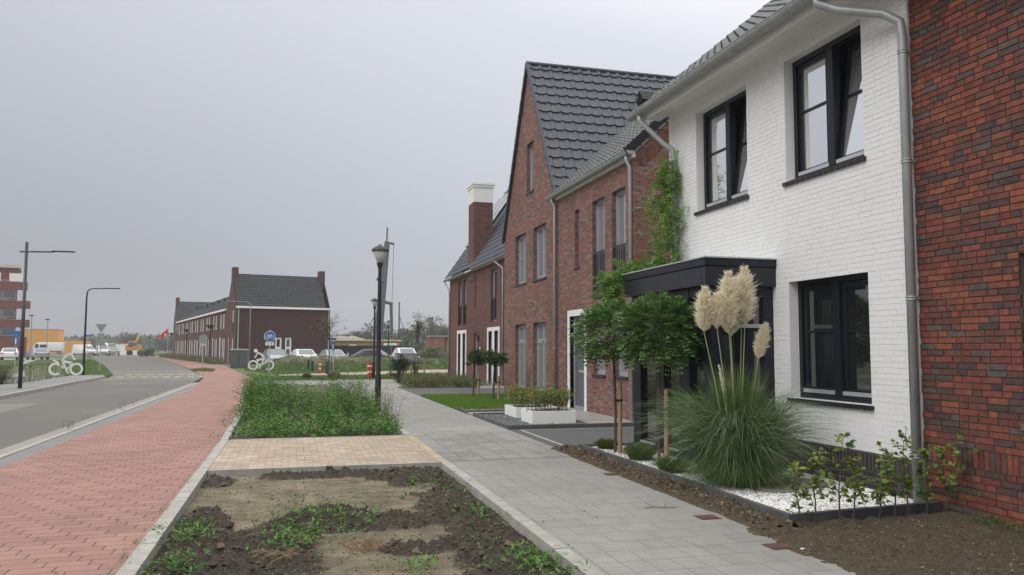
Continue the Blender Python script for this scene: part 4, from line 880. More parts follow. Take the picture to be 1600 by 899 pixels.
words = ['first low row house joined to the near end house', 'second low row house behind the near end house', 'third row house along the terrace, counted from the near end house', 'fourth row house along the terrace with slim white windows', 'middle row house of the terrace behind the round sign', 'sixth row house counted from the near end house', 'seventh row house counted from the near end house', 'eighth row house, next but one to the far end house', 'last low row house touching the far end house']
RW = 49.2/9; row0 = None
for k in range(9):
    if row0 is None:
        t = thing('terraced_house', words[k], 'house', TO+TD*5.8, TH, 'low terraced houses in the far row', True)
        o1 = [(1.5, 2.15, 3.54, 5.03), (3.5, 4.1, 3.54, 5.03), (1.1, 1.5, .15, 2.5), (2.1, 2.5, .15, 2.5), (3.75, 4.55, .1, 2.6)]
        mb = MB(); wall(mb, 'x', .0, 0, RW, -.2, 5.42, o1, .05); mb.quad((9, 0, -.2), (9, RW, -.2), (9, RW, 5.4), (9, 0, 5.4)); mb.quad((0, 0, -.2), (9, 0, -.2), (9, 0, 5.4), (0, 0, 5.4)); mb.build('wall', M['far_brown'], t)
        for o_ in o1[:4]: window(t, 'x', 0, *o_, M['white'], M['glass'], .01, .10)
        window(t, 'x', 0, *o1[4], M['white'], M['glass'], .01, .16, name='door')
        MB().box(-.012, -.002, 4.75, RW-.02, .0, 5.35).build('dark_brick_panel', M['dark_brick'], t)
        mb = MB(); tiles(mb, (-.1, 0, 5.42), (0, 1, 0), Vector((4.5, 0, 3.0)).normalized(), RW+.3, 5.5, .45, .33, .03, step=.06); mb.build('roof', M['tile_far'], t)
        mb = MB(); tiles(mb, (9.1, 0, 5.42), (0, 1, 0), Vector((-4.5, 0, 3.0)).normalized(), RW+.3, 5.5, .45, .33, .03, step=.06); mb.build('roof', M['tile_far'], t)
        MB().box(-.22, -.02, 0, RW, 5.34, 5.52).build('gutter', M['white'], t)
        mb = MB(); mb.tube([(2.6, 2.7, 7.1), (2.6, 2.7, 7.65)], .09, 8); mb.box(2.35, 2.7, 2.5, 2.9, 7.5, 7.7); mb.build('roof_vent', M['black'], t); row0 = t
    else: dup(row0, None, TO+TD*(5.8+RW*k), None, words[k])

# ================================================================== STREET FURNITURE
def park_lamp(loc, lab, H=4.2):
    t = thing('street_lamp', lab, 'lamp', loc, 0, 'black park lamps with glass cone heads')
    x, y, _ = loc
    MB().lathe((x, y, 0), [(.075, -.1), (.075, .9), (.060, .95), (.055, 2.0), (.042, H-.62), (.040, H-.56)], 16).build('pole', M['lamp_blue'], t, smooth=True)
    MB().lathe((x, y, 0), [(.04, H-.62), (.075, H-.50), (.085, H-.46), (.03, H-.45)], 16).build('lamp_base', M['black'], t)
    MB().lathe((x, y, 0), [(.07, H-.455), (.19, H-.16), (.188, H-.158), (.066, H-.45)], 20).build('shade', M['lampclear'], t, smooth=True)
    MB().lathe((x, y, 0), [(.02, H-.45), (.035, H-.40), (.03, H-.2), (.02, H-.16)], 10).build('bulb', M['lampglass'], t)
    MB().lathe((x, y, 0), [(.215, H-.165), (.22, H-.15), (.19, H-.10), (.12, H-.05), (.04, H-.015), (.03, H+.01), (.015, H+.012)], 24).build('cap', M['black'], t, smooth=True)
    return t
park_lamp((2.08, 20.3, 0), 'tall near black park lamp rising out of the weed bed')
park_lamp((4.1, 42.3, 0), 'thinner park lamp just left behind the near one, by the red and white posts')
park_lamp((7.9, 69, 0), 'small distant park lamp standing before the pile driver', 3.95)
def mast_lamp(loc, H, arm, lab, r=.06, top=.25, name='street_light', curved=False, grp=None, m=None):
    t = thing(name, lab, 'street light', loc, 0, grp); x, y, _ = loc; m = m or M['lamp_blue']
    if curved:
        pts = [(x, y, -.1), (x, y, H-.5), (x+.03, y, H-.2), (x+.12*np.sign(arm), y, H-.06), (x+.32*np.sign(arm), y, H), (x+arm*.55, y, H+.01)]
        MB().tube(pts, [r*1.2, r*.8, r*.7, r*.6, r*.55, r*.5], 10).build('pole', m, t, smooth=True)
        MB().obox((x+arm*.78, y, H+.02), (1, 0, 0), (0, 1, 0), (0, 0, 1), abs(arm)*.26, .10, .025).build('lamp_head', m, t, bevel=.01)
    else:
        MB().tube([(x, y, -.1), (x, y, 1.3), (x, y, H)], [r*1.15, r*1.1, r*.8], 12).build('pole', m, t, smooth=True)
        MB().tube([(x-.22*np.sign(arm), y, H-top), (x+arm*.6, y, H-top+.03)], .028, 8).build('arm', m, t)
        MB().obox((x+arm*.8, y, H-top+.05), (1, 0, 0), (0, 1, 0), (0, 0, 1), abs(arm)*.24, .09, .022).build('lamp_head', m, t, bevel=.01)
    return t
mast_lamp((-9.54, 33.0, .09), 5.45, 1.55, 'tallest dark street light with a straight arm at the left kerb', .062, .36)
mast_lamp((-11.0, 48.6, 0), 4.82, 1.6, 'bent-arm street light beside the white cyclist figure left of the road', .055, curved=True)
mast_lamp((-3.1, 62.9, 0), 5.0, -1.7, 'grey street light with bent arm in front of the dark red end house', .045, curved=True, m=M['sign_grey'])
for (p, h, lab) in (((-8.97, 95.7, 0), 4.1, 'funnel-headed lamp before the near part of the terrace'), ((-14.3, 120, 0), 4.1, 'funnel-headed lamp before the middle of the terrace'), ((-20.3, 149.6, 0), 4.05, 'funnel-headed lamp at the far corner of the terrace, right of the flag'),
                    ((-27.6, 184.8, 0), 4.0, 'hazy funnel-headed lamp left of the red flag'), ((-32.9, 207, 0), 4.0, 'leftmost of the hazy lamps right of the digger'), ((-39.6, 259.6, 0), 3.9, 'faintest and shortest hazy lamp between two others')):
    t = thing('street_lamp', lab, 'lamp', p, 0, 'funnel lamps along the bend'); x, y, _ = p
    MB().tube([(x, y, 0), (x, y, h-.4)], .07, 8).build('pole', M['lamp_blue'], t); MB().lathe((x, y, 0), [(.06, h-.45), (.36, h-.15), (.5, h-.08), (.5, h), (.1, h+.03)], 12).build('lamp_head', M['black'], t)
for (p, h, lab) in (((-50.4, 179.6, 0), 7.8, 'mast light behind the balconies of the apartment block'), ((-47.3, 178.8, 0), 7.0, 'mast light standing over the yellow hall')):
    t = thing('street_light', lab, 'street light', p, 0, 'mast lights by the yellow hall'); x, y, _ = p
    MB().tube([(x, y, 0), (x, y, h)], .09, 8).build('pole', M['sign_grey'], t); MB().box(x-.45, x+.3, y-.2, y+.2, h-.05, h+.15).build('lamp_head', M['black'], t)

# white cyclist cut-outs, flat steel figures 4 cm thick
def cyclist(loc, rz, flip, lab):
    t = thing('cyclist_figure', lab, 'sculpture', loc, rz, 'white cyclist figures by the cycle path', True); s = -1 if flip else 1; k = 1.0
    def bar(mb, pts, w):
        for i in range(len(pts)-1):
            a, b = Vector((pts[i][0]*s, 0, pts[i][1])), Vector((pts[i+1][0]*s, 0, pts[i+1][1])); d = (b-a); L = d.length; d.normalize(); mb.obox((a+b)/2, d, (0, 1, 0), d.cross(Vector((0, 1, 0))), L/2+w*.25, .02, w/2)
    def ring(mb, cx, cz, ro, ri, a0=0, a1=360):
        n = int((a1-a0)/12)
        for q in range(n):
            t0, t1 = R(a0+(a1-a0)*q/n), R(a0+(a1-a0)*(q+1)/n); P = [((cx+ro*math.cos(t0))*s, cz+ro*math.sin(t0)), ((cx+ro*math.cos(t1))*s, cz+ro*math.sin(t1)), ((cx+ri*math.cos(t1))*s, cz+ri*math.sin(t1)), ((cx+ri*math.cos(t0))*s, cz+ri*math.sin(t0))]
            mb.prism(P, lambda a, b, d: (a, d, b), -.02, .02)
    wl_ = MB(); ring(wl_, .52, .34, .34, .235); wl_.build('front_wheel', M['cyc'], t)
    wl_ = MB(); ring(wl_, -.52, .34, .34, .235, 20, 310); wl_.build('rear_wheel', M['cyc'], t)
    fr = MB(); bar(fr, [(-.62, .80), (-.44, .72), (-.22, .50), (-.14, .40)], .085); bar(fr, [(.06, .30), (.14, .44), (.26, .40)], .06); fr.build('mudguard', M['cyc'], t)
    bd = MB(); bar(bd, [(-.20, .72), (-.12, .96), (.06, 1.12), (.26, 1.18)], .12); bar(bd, [(.24, 1.16), (.34, .98), (.42, .86)], .085); bar(bd, [(-.18, .76), (.28, .68)], .13); bar(bd, [(.26, .70), (.22, .54)], .10); bar(bd, [(-.18, .74), (-.06, .50), (.02, .34), (.10, .14)], .10); bar(bd, [(.06, .2), (.16, .12)], .06); bd.build('rider', M['cyc'], t)
    hd = MB(); ring(hd, .37, 1.32, .125, .0); hd.build('head', M['cyc'], t)
    pl = MB(); pl.box(-.55*s-.02, -.55*s+.02, -.015, .015, -.05, .1); pl.box(.55*s-.02, .55*s+.02, -.015, .015, -.05, .1); pl.build('foot', M['cyc'], t); return t
cyclist((-11.85, 48.5, .06), -.05, False, 'white cyclist figure riding right, on the grass left of the road'); cyclist((-2.05, 57.4, .06), -.08, True, 'white cyclist figure riding left, on the grass right of the cycle path')

def sign_pole(t, x, y, h, r=.03, m=None): MB().tube([(x, y, -.1), (x, y, h)], r, 8).build('pole', m or M['alu'], t)
def disc(x, y, z, r, m, t, name, dy=-.03, th=.012):
    mb = MB(); mb.tube([(x, y+dy-th, z), (x, y+dy, z)], r, 24); return mb.build(name, m, t)
x, y = -12.3, 58.6
t = thing('give_way_sign', 'back of a give way sign with small plate and second triangle, left of the road', 'road sign', (x, y, 0)); sign_pole(t, x, y, 3.05)
mb = MB(); mb.prism([(-.36, 3.12), (.36, 3.12), (0, 2.52)], lambda a, b, d: (x+a, y+d, b), -.05, -.035); mb.build('triangle_plate', M['sign_grey'], t)
mb = MB(); mb.prism([(-.36, 1.70), (.36, 1.70), (0, 2.28)], lambda a, b, d: (x+a, y+d, b), -.05, -.035); mb.build('warning_plate', M['sign_grey'], t); MB().box(x-.2, x+.2, y-.05, y-.035, 2.32, 2.5).build('sub_plate', M['sign_grey'], t)
x, y = -6.2, 61.4
t = thing('round_sign', 'grey back of a round sign with small plate, standing in the grass island', 'road sign', (x, y, 0)); sign_pole(t, x, y, 2.45); disc(x, y, 2.22, .29, M['sign_grey'], t, 'round_plate'); MB().box(x-.22, x+.22, y-.045, y-.03, 1.68, 1.88).build('sub_plate', plain('pale_plate', (.42, .43, .43), .5), t)
x, y = -1.25, 47.2
t = thing('cycle_path_sign', 'blue round cycle path sign with a small white plate on a grey post', 'road sign', (x, y, 0)); sign_pole(t, x, y, 2.6)
d_ = disc(x, y, 2.22, .31, M['white'], t, 'sign_rim', -.03, .008); disc(x, y, 2.22, .285, M['blue'], d_, 'sign_face', -.04, .004)
mb = MB(); s0 = y-.05
for cx in (-.13, .13):
    pts = [(x+cx+.09*math.cos(a*math.pi/8), s0, 2.18+.09*math.sin(a*math.pi/8)) for a in range(17)]; mb.tube(pts, .010, 5, False)
for a, b in (((-.13, 2.18), (-.05, 2.30)), ((-.05, 2.30), (.09, 2.30)), ((.09, 2.30), (-.01, 2.18)), ((-.01, 2.18), (-.06, 2.31)), ((-.13, 2.18), (-.01, 2.18)), ((.08, 2.33), (.13, 2.18)), ((.08, 2.33), (.03, 2.35)), ((-.10, 2.325), (-.02, 2.325))): mb.tube([(x+a[0], s0, a[1]), (x+b[0], s0, b[1])], .010, 5)
mb.build('bicycle_symbol', M['white'], d_)
pp = MB().box(x-.23, x+.23, y-.045, y-.03, 1.72, 1.90).build('sub_plate', M['white'], t)
mb = MB(); mb.box(x-.13, x-.05, y-.05, y-.046, 1.77, 1.81); mb.box(x-.11, x-.08, y-.05, y-.046, 1.81, 1.85); mb.box(x+.04, x+.15, y-.05, y-.046, 1.80, 1.82); mb.box(x+.08, x+.11, y-.05, y-.046, 1.77, 1.86); mb.build('arrow_symbol', M['black'], pp)
x, y = 2.28, 47.5
t = thing('route_sign', 'grey post with blue street plate and narrow blue sign, behind the thin tree', 'road sign', (x, y, 0)); sign_pole(t, x, y, 2.15)
MB().box(x-.42, x+.16, y-.04, y-.02, 2.04, 2.17).build('street_plate', M['blue'], t); pz = MB().box(x-.12, x+.06, y-.05, y-.035, 1.46, 1.90).build('narrow_plate', M['blue'], t); MB().box(x-.05, x-.01, y-.055, y-.051, 1.52, 1.8).build('white_arrow', M['white'], pz)
x, y = -18.6, 63.0
t = thing('street_name_sign', 'blue street name plate on a grey post beside the red brick apartment block', 'road sign', (x, y, 0)); sign_pole(t, x, y, 2.75)
MB().box(x-.5, x+.45, y-.04, y-.02, 2.4, 2.68).build('street_plate', M['blue'], t); pz = MB().box(x-.10, x+.12, y-.05, y-.035, 1.7, 2.35).build('narrow_plate', M['blue'], t); MB().box(x-.03, x+.04, y-.055, y-.051, 1.8, 2.2).build('white_arrow', M['white'], pz)
x, y = -25.9, 115.9
t = thing('street_name_sign', 'small blue street plate with a grey triangle sign, right of the bent-arm light', 'road sign', (x, y, 0)); sign_pole(t, x, y, 3.3)
MB().box(x-.4, x+.5, y-.04, y-.02, 2.95, 3.2).build('street_plate', M['blue'], t); mb = MB(); mb.prism([(-.3, 2.85), (.3, 2.85), (0, 2.35)], lambda a, b, d: (x+a, y+d, b), -.05, -.035); mb.build('triangle_plate', M['sign_grey'], t)

def cabinet(name, lab, x0, x1, y0, y1, h, m, mt):
    t = thing(name, lab, 'utility box', ((x0+x1)/2, (y0+y1)/2, 0)); MB().box(x0, x1, y0, y1, -.1, h).build('housing', m, t, bevel=.01); MB().box(x0-.04, x1+.04, y0-.04, y1+.04, h, h+.10).build('lid', mt, t, bevel=.02)
    mb = MB(); w = x1-x0; mb.box(x0+w*.49, x0+w*.51, y0-.008, y0, .15, h-.08); mb.box(x0+.05, x1-.05, y0-.008, y0, .10, .13); mb.build('door_seam', M['black'], t); MB().box(x0+w*.44, x0+w*.47, y0-.03, y0, h*.5, h*.6).build('handle', M['black'], t)
cabinet('utility_cabinet', 'dark grey utility cabinet with pale lid at the bend of the cycle path', -4.62, -3.38, 65.5, 67.4, 1.38, M['cab'], M['cab_top'])
cabinet('utility_cabinet', 'light grey utility cabinet in front of the white car, behind the dark shrub', 7.65, 9.3, 61.2, 62.4, 1.12, M['cab_light'], M['cab_light'])
for k, (x, y, h, lab) in enumerate(((3.84, 42.3, .86, 'left post of the red and white pair beside the lamp'), (3.99, 42.5, .84, 'right post of the red and white pair beside the lamp'), (1.66, 51.0, .78, 'single red and white post left of the thin tree'))):
    t = thing('marker_post', lab, 'post', (x, y, 0), 0, 'red and white marker posts'); MB().tube([(x, y, -.1), (x, y, h)], .065, 12).build('post', M['red_paint'], t)
    mb = MB()
    for z in (h-.24, h*.36): mb.lathe((x, y, z), [(.067, 0), (.067, .09)], 12)
    mb.build('white_band', M['white'], t)
bl = ['leftmost short black bollard on the cream path', 'second short black bollard on the cream path', 'black bollard at the left of the thin tree trunk', 'black bollard at the right of the thin tree trunk']
for k, (x, y) in enumerate(((1.1, 58.5), (1.27, 53.9), (2.02, 49.9), (2.31, 48.7))):
    t = thing('bollard', bl[k], 'bollard', (x, y, 0), 0, 'short black bollards by the path'); MB().tube([(x, y, -.1), (x, y, .72)], .07, 10).build('post', M['black'], t); MB().lathe((x, y, .72), [(.075, 0), (.06, .03), (.02, .045)], 10).build('cap', M['black'], t)
pl_ = ['leftmost brown wooden post beside the left kerb grass', 'second brown wooden post from the left kerb bush', 'third brown wooden post from the left kerb bush', 'brown wooden post in front of the left cyclist wheel']
for k, (x, y) in enumerate(((-11.16, 39.9), (-11.36, 42), (-11.9, 45.3), (-11.75, 47.0))):
    t = thing('wooden_post', pl_[k], 'post', (x, y, 0), 0, 'brown wooden posts on the left verge'); MB().tube([(x, y, -.1), (x, y, .80+.05*(k % 2))], .045, 8).build('post', M['stake'] if k % 2 else M['stake_old'], t); MB().lathe((x, y, .80+.05*(k % 2)), [(.047, -.1), (.05, -.05), (.03, .01)], 8).build('post_top', M['bark'] , t)
for (x, y, lab) in ((-.8, 45.0, 'short weathered stump post by the right cyclist figure'), (3.2, 48.5, 'thin low wooden peg in the grass before the parked cars')):
    t = thing('wooden_post', lab, 'post', (x, y, 0)); MB().tube([(x, y, -.1), (x, y, .5)], .07 if x < 0 else .035, 8).build('post', M['stake_old'], t)

# ================================================================== VEHICLES
def car(lab, loc, rz, paint, L=4.2, Wd=1.76, H=1.48, van=False, grp=None, name='parked_car', front=True):
    """x across, front faces -y"""
    t = thing(name, lab, 'van' if van else 'car', loc, rz, grp, True); h = L/2
    if van: prof = [(-h, .35), (-h, .95), (-h+.25, 1.15), (-h+1.05, H*.86), (-h+1.5, H), (h-.1, H), (h, H-.15), (h, .35)]
    else: prof = [(-h, .38), (-h, .70), (-h+.2, .82), (-h+1.0, .98), (-h+1.75, H-.05), (-h+2.3, H), (h-1.1, H-.04), (h-.35, 1.0), (h, .92), (h, .38)]
    bm = bmesh.new(); secs = [(-1, .0, .0), (-.93, 0, .01), (.93, 0, .01), (1, 0, 0)]; rows = []
    for s_ in (-1, -.86, .86, 1):
        row = []
        for (yy, zz) in prof:
            tuck = .13 if zz > 1.02 else 0; k = (Wd/2-tuck)*(s_ if abs(s_) < 1 else s_); zz2 = zz-.05 if abs(s_) == 1 and zz > .9 else zz
            row.append(bm.verts.new((k, yy*(1 if abs(s_) < 1 else .985), zz2)))
        rows.append(row)
    n = len(prof)
    for a in range(3):
        for q in range(n): bm.faces.new((rows[a][q], rows[a][(q+1) % n], rows[a+1][(q+1) % n], rows[a+1][q]))
    bm.faces.new(rows[0][::-1]); bm.faces.new(rows[3]); bmesh.ops.recalc_face_normals(bm, faces=bm.faces[:])
    me = bpy.data.meshes.new('body'); bm.to_mesh(me); bm.free(); me.materials.append(paint); o = bpy.data.objects.new('body', me); COL.objects.link(o); o.parent = t
    b = o.modifiers.new('bevel', 'BEVEL'); b.width = .05; b.segments = 3; me.polygons.foreach_set('use_smooth', [True]*len(me.polygons))
    tw = Wd/2-.13
    def pane(name, pts): mb = MB(); mb.poly(pts); return mb.build(name, M['carglass'], t)
    if van:
        mb = MB(); mb.quad((-tw+.1, -h+.30, 1.22), (tw-.1, -h+.30, 1.22), (tw-.18, -h+1.0, H*.86+.01), (-tw+.18, -h+1.0, H*.86+.01)); mb.v = [(a, b-.03, c+.02) for a, b, c in mb.v]; mb.build('windscreen', M['carglass'], t)
        for s_ in (-1, 1): mb = MB(); X = s_*(Wd/2-.13+.012); mb.poly([(X, -h+.75, 1.2), (X, -h+1.7, 1.2), (X, -h+1.7, H*.86), (X, -h+1.25, H*.86)]); mb.build('side_window', M['black'], t)
    else:
        mb = MB(); mb.quad((-tw+.06, -h+1.03, .99), (tw-.06, -h+1.03, .99), (tw-.14, -h+1.72, H-.09), (-tw+.14, -h+1.72, H-.09)); mb.v = [(a, b-.025, c+.015) for a, b, c in mb.v]; mb.build('windscreen', M['carglass'], t)
        mb = MB(); mb.quad((-tw+.06, h-.38, 1.02), (tw-.06, h-.38, 1.02), (tw-.14, h-1.06, H-.09), (-tw+.14, h-1.06, H-.09)); mb.v = [(a, b+.02, c+.015) for a, b, c in mb.v]; mb.build('rear_window', M['carglass'], t)
        for s_ in (-1, 1): mb = MB(); X = s_*(Wd/2-.13+.012); mb.poly([(X, -h+1.2, .97), (X, h-.55, 1.0), (X, h-1.15, H-.12), (X, -h+1.85, H-.12)]); mb.build('side_window', M['carglass'], t)
    for s_ in (-1, 1):
        MB().obox((s_*(Wd/2-.24), -h+.01, .66), (1, 0, 0), (0, 1, 0), (0, 0, 1), .17, .03, .07).build('headlight', M['lampglass'], t)
        MB().obox((s_*(Wd/2-.20), h-.01, .82), (1, 0, 0), (0, 1, 0), (0, 0, 1), .13, .03, .08).build('tail_light', M['taillight'], t)
        MB().obox((s_*(Wd/2+.06), -h+1.35, .98), (1, 0, 0), (0, 1, 0), (0, 0, 1), .08, .05, .06).build('wing_mirror', paint, t, bevel=.02)
        for yy in (-h+.8, h-.85):
            w = MB().tube([(s_*(Wd/2-.2), yy, .31), (s_*(Wd/2+.01), yy, .31)], .31, 18).build('wheel', M['tyre'], t); MB().tube([(s_*(Wd/2), yy, .31), (s_*(Wd/2+.02), yy, .31)], .19, 12).build('rim', M['rim'], w)
    MB().box(-.5, .5, -h-.01, -h+.01, .42, .58).build('grille', M['black'], t); MB().box(-.26, .26, -h-.02, -h-.011, .36, .46).build('number_plate', plain('yellow_plate', (.55, .42, .08), .5), t)
    return t
G2 = 'cars parked in front of the dark red house'
car('silver parked car left of the two white framed windows of the dark red house', (-1.5, 75.9, 0), .22, M['carsilver'], grp=G2)
car('white parked car right of the two white framed windows of the dark red house', (1.0, 75.3, 0), .22, M['carwhite'], grp=G2)
car('pale parked car with black mirror under the house corner by the thin tree', (3.55, 74.7, 0), .22, M['carsilver'], H=1.45, grp=G2)
car('black parked car behind the near lamp post', (7.3, 74.6, 0), 1.2, M['carblack'], H=1.5, grp=G2)
car('white parked car above the light grey cabinet', (10.0, 73.8, 0), .1, M['carwhite'], H=1.62, grp=G2)
car('white car parked with its tail to the apartment block', (-32.9, 109.5, 0), math.pi+.25, M['carwhite'])
car('dark car parked beside the tall left street light', (-30.2, 110.6, 0), math.pi+.5, M['carsilver'])
v_ = car('long white van with grey window and dark red stripe by the yellow hall', (-53, 201, 0), -math.pi/2+.0, M['carwhite'], 6.6, 2.1, 2.6, True, name='delivery_van')
MB().box(-1.075, -1.055, -3.2, 3.2, .5, .72).build('stripe', M['taillight'], v_); MB().box(1.055, 1.075, -3.2, 3.2, .5, .72).build('stripe', M['taillight'], v_); MB().box(.945, .965, -1.3, .2, 1.5, 2.1).build('side_window', M['black'], v_)
car('white van facing the road beside the bent-arm street light', (-37.6, 166, 0), .75, M['carwhite'], 4.9, 1.95, 2.05, True, name='delivery_van')
car('second white van half hidden behind the facing one', (-35.6, 171, 0), .3, M['carwhite'], 5.4, 2.0, 2.35, True, name='delivery_van')
car('small silver car driving away at the end of the road', (-31.9, 163, 0), math.pi+.15, M['carsilver'], 4.0, 1.75, 1.6, name='driving_car')
# scooter
x, y = 5.6, 80.2
t = thing('motor_scooter', 'small white and black scooter standing before the black fence', 'scooter', (x, y, 0))
for k in (-.55, .55): MB().tube([(x+k, y-.05, .25), (x+k, y+.05, .25)], .25, 14).build('wheel', M['tyre'], t)
mb = MB(); mb.tube([(x-.55, y, .3), (x-.4, y, .9), (x-.3, y, 1.1)], .05, 8); mb.tube([(x-.45, y, .5), (x, y, .35), (x+.5, y, .5)], .12, 8); mb.tube([(x+.1, y, .65), (x+.65, y, .75)], .16, 8); mb.build('frame', M['carwhite'], t); MB().obox((x+.35, y, .88), (1, 0, 0), (0, 1, 0), (0, 0, 1), .35, .14, .05).build('seat', M['black'], t, bevel=.03)

# ================================================================== FAR BUILDINGS AND SITE
def local_pt(name, lab, cat, loc, rz=0): return thing(name, lab, cat, loc, rz, None, True)
A0 = (-40.6, 140.4, 0); t = local_pt('apartment_block', 'red brick apartment block with stacked balconies at the left edge', 'building', A0, .28)
mb = MB(); mb.box(-18, -1.0, 0, 10, 3.0, 13.8); mb.box(-18, .6, -1.2, 10, -.3, 3.1); mb.build('wall', M['red_brick_apt'], t)
for k, z in enumerate((4.6, 7.5, 10.4)):
    MB().box(-8.5, .9 if k < 2 else .4, -1.6, .0, z-.0, z+1.15).build('balcony', M['red_brick_apt'], t)
    r_ = MB(); r_.box(-8.5, .9, -1.62, -1.58, z+1.2, z+1.25); r_.build('balcony_rail', M['silver'], t)
    for j in range(4):
        fr_ = MB(); frame(fr_, 'y', -.06, -8.4+j*1.85, -6.62+j*1.85, z-1.35, z, .09, .1); w = fr_.build('window', M['silver'], t); MB().box(-8.3+j*1.85, -6.72+j*1.85, -.02, .01, z-1.3, z-.05).build('pane', M['glass'], w)
    for j in range(3):
        fr_ = MB(); frame(fr_, 'y', -.06, -8.4+j*2.3, -6.9+j*2.3, z+1.3, z+1.55, .05, .08); fr_.build('window', M['silver'], t)
for j in range(3): MB().box(-7.9+j*2.9, -6.1+j*2.9, -.06, .01, 11.7, 13.0).build('window', M['white'], t)
MB().box(-18.3, -.6, -.4, 10.2, 13.8, 14.25).build('cornice', M['cream'], t)
t = local_pt('storage_hall', 'yellow-orange clad hall with a higher left half, behind the white vans', 'building', (-57.5, 252, 0), .1)
a = MB().box(-15.5, -6.3, 0, 10, -.3, 6.4).build('high_wall', M['yellow'], t); MB().box(-6.3, .8, .5, 10, -.3, 3.35).build('low_wall', M['yellow'], t); MB().box(-15.6, -6.2, -.05, 10, 6.4, 6.5).build('roof_edge', M['black'], t)
mb = MB(); [mb.box(-15.4+k*1.3, -15.36+k*1.3, -.03, 0, -.2, 6.35) for k in range(1, 7)]; mb.build('panel_seam', plain('amber_seam', (.45, .19, .015), .6), t)
t = local_pt('dark_container', 'low dark container in front of the yellow hall, left of the white vans', 'container', (-42.5, 190, 0)); MB().box(-2.2, 2.0, 0, 2.4, 0, 2.0).build('body', M['black'], t, bevel=.03); mb = MB(); [mb.box(-2.1+k*.3, -2.0+k*.3, -.03, 0, .1, 1.9) for k in range(14)]; mb.build('rib', M['steel_dark'], t)
t = local_pt('site_cabin', 'white site cabin with a red door beside the digger', 'site cabin', (-34.3, 187, 0), .05); MB().box(-2.0, 2.0, 0, 3, -.1, 2.35).build('wall', M['white'], t); MB().box(.1, 1.1, -.03, 0, -.05, 2.1).build('door', M['red_paint'], t); MB().box(-2.1, 2.1, -.1, 3.1, 2.35, 2.5).build('roof', M['red_paint'], t)
t = local_pt('site_cabin', 'narrow ochre cabin behind the give way sign', 'site cabin', (-39.1, 186, 0), .05); MB().box(-.8, .8, 0, 2.5, -.1, 2.5).build('wall', M['timber'], t); MB().box(-.85, .85, -.05, 2.6, 2.5, 2.6).build('roof', M['cream'], t)
t = local_pt('site_cabin', 'pale grey container between ochre cabin and silver car', 'site cabin', (-37.2, 188, 0), .05); MB().box(-1.0, 1.0, 0, 2.5, -.1, 2.3).build('wall', M['cab_top'], t); MB().box(-1.05, 1.05, -.05, 2.6, 2.3, 2.4).build('roof', M['white'], t)
# excavator
x, y = -30.6, 176
t = thing('excavator', 'ochre-yellow excavator with raised arm at the end of the road', 'excavator', (x, y, 0))
for k in (-1, 1):
    mb = MB(); mb.obox((x+k*.95, y, .45), (1, 0, 0), (0, 1, 0), (0, 0, 1), .3, 1.7, .42); mb.build('track', M['tyre'], t, bevel=.2)
MB().obox((x-.3, y, 1.5), (1, 0, 0), (0, 1, 0), (0, 0, 1), 1.3, 1.5, .55).build('body', M['digger'], t, bevel=.12); c_ = MB().obox((x-.6, y-.8, 2.2), (1, 0, 0), (0, 1, 0), (0, 0, 1), .5, .7, .6).build('cab', M['digger'], t, bevel=.08); MB().obox((x-.6, y-1.52, 2.3), (1, 0, 0), (0, 1, 0), (0, 0, 1), .4, .02, .4).build('cab_window', M['carglass'], c_)
MB().tube([(x+.3, y-.8, 1.8), (x+.7, y-1.6, 3.2), (x+1.1, y-2.1, 4.1)], [.3, .28, .2], 6).build('boom', M['digger'], t); MB().tube([(x+1.1, y-2.1, 4.1), (x+.5, y-3.0, 2.5)], [.2, .14], 6).build('stick', M['digger'], t); MB().obox((x+.4, y-3.1, 2.2), (1, 0, 0), (0, 1, 0), (0, 0, 1), .4, .3, .3).build('bucket', M['steel_dark'], t, bevel=.1)
# pile driver
x, y = 14.9, 141
t = thing('pile_driver', 'dark leaning pile driver mast with cables rising behind the near lamp', 'crane', (x, y, 0))
mb = MB(); 
mb.tube([(x-.9, y, 0), (x+.75, y, 20.2)], [1.15, .62], 4); mb.build('mast', M['steel_dark'], t); MB().obox((x-.6, y+1.5, 1.2), (1, 0, 0), (0, 1, 0), (0, 0, 1), 1.6, 2.4, 1.1).build('base_machine', M['steel_dark'], t, bevel=.1)
mb = MB(); mb.tube([(x+1.6, y, 9.3), (x+1.8, y, 4.0)], .28, 6); mb.tube([(x+.6, y, 9.6), (x+1.9, y, 9.3)], .3, 5); mb.build('hammer', M['steel_dark'], t)
mb = MB(); mb.tube([(x-.9, y-.3, 13.8), (x+.2, y-.3, 13.2)], .45, 5); mb.build('bracket', M['steel_dark'], t)
mb = MB(); mb.tube([(x+.3, y, 20.2), (x+2.0, y, 19.9)], .22, 5); mb.build('mast_head', M['steel_dark'], t); MB().tube([(x+.7, y, 20.2), (x+.75, y, 22.8)], .15, 5).build('antenna', M['steel_dark'], t)
mb = MB(); mb.tube([(x+1.9, y, 19.9), (x+1.75, y, 9.4)], .05, 4); mb.tube([(x-.3, y, 9), (x-4.2, y+1, 1)], .09, 4); mb.build('cable', M['steel_dark'], t)
x, y = 17.6, 138
t = thing('pile_mast', 'thin second mast with slanting stays right of the pile driver', 'mast', (x, y, 0)); MB().tube([(x, y, 0), (x-.05, y, 9.5)], .13, 5).build('mast', M['steel_dark'], t); MB().tube([(x-.05, y, 7.2), (x+2.4, y, .5)], .07, 4).build('stay', M['steel_dark'], t)
x, y = 11.7, 93
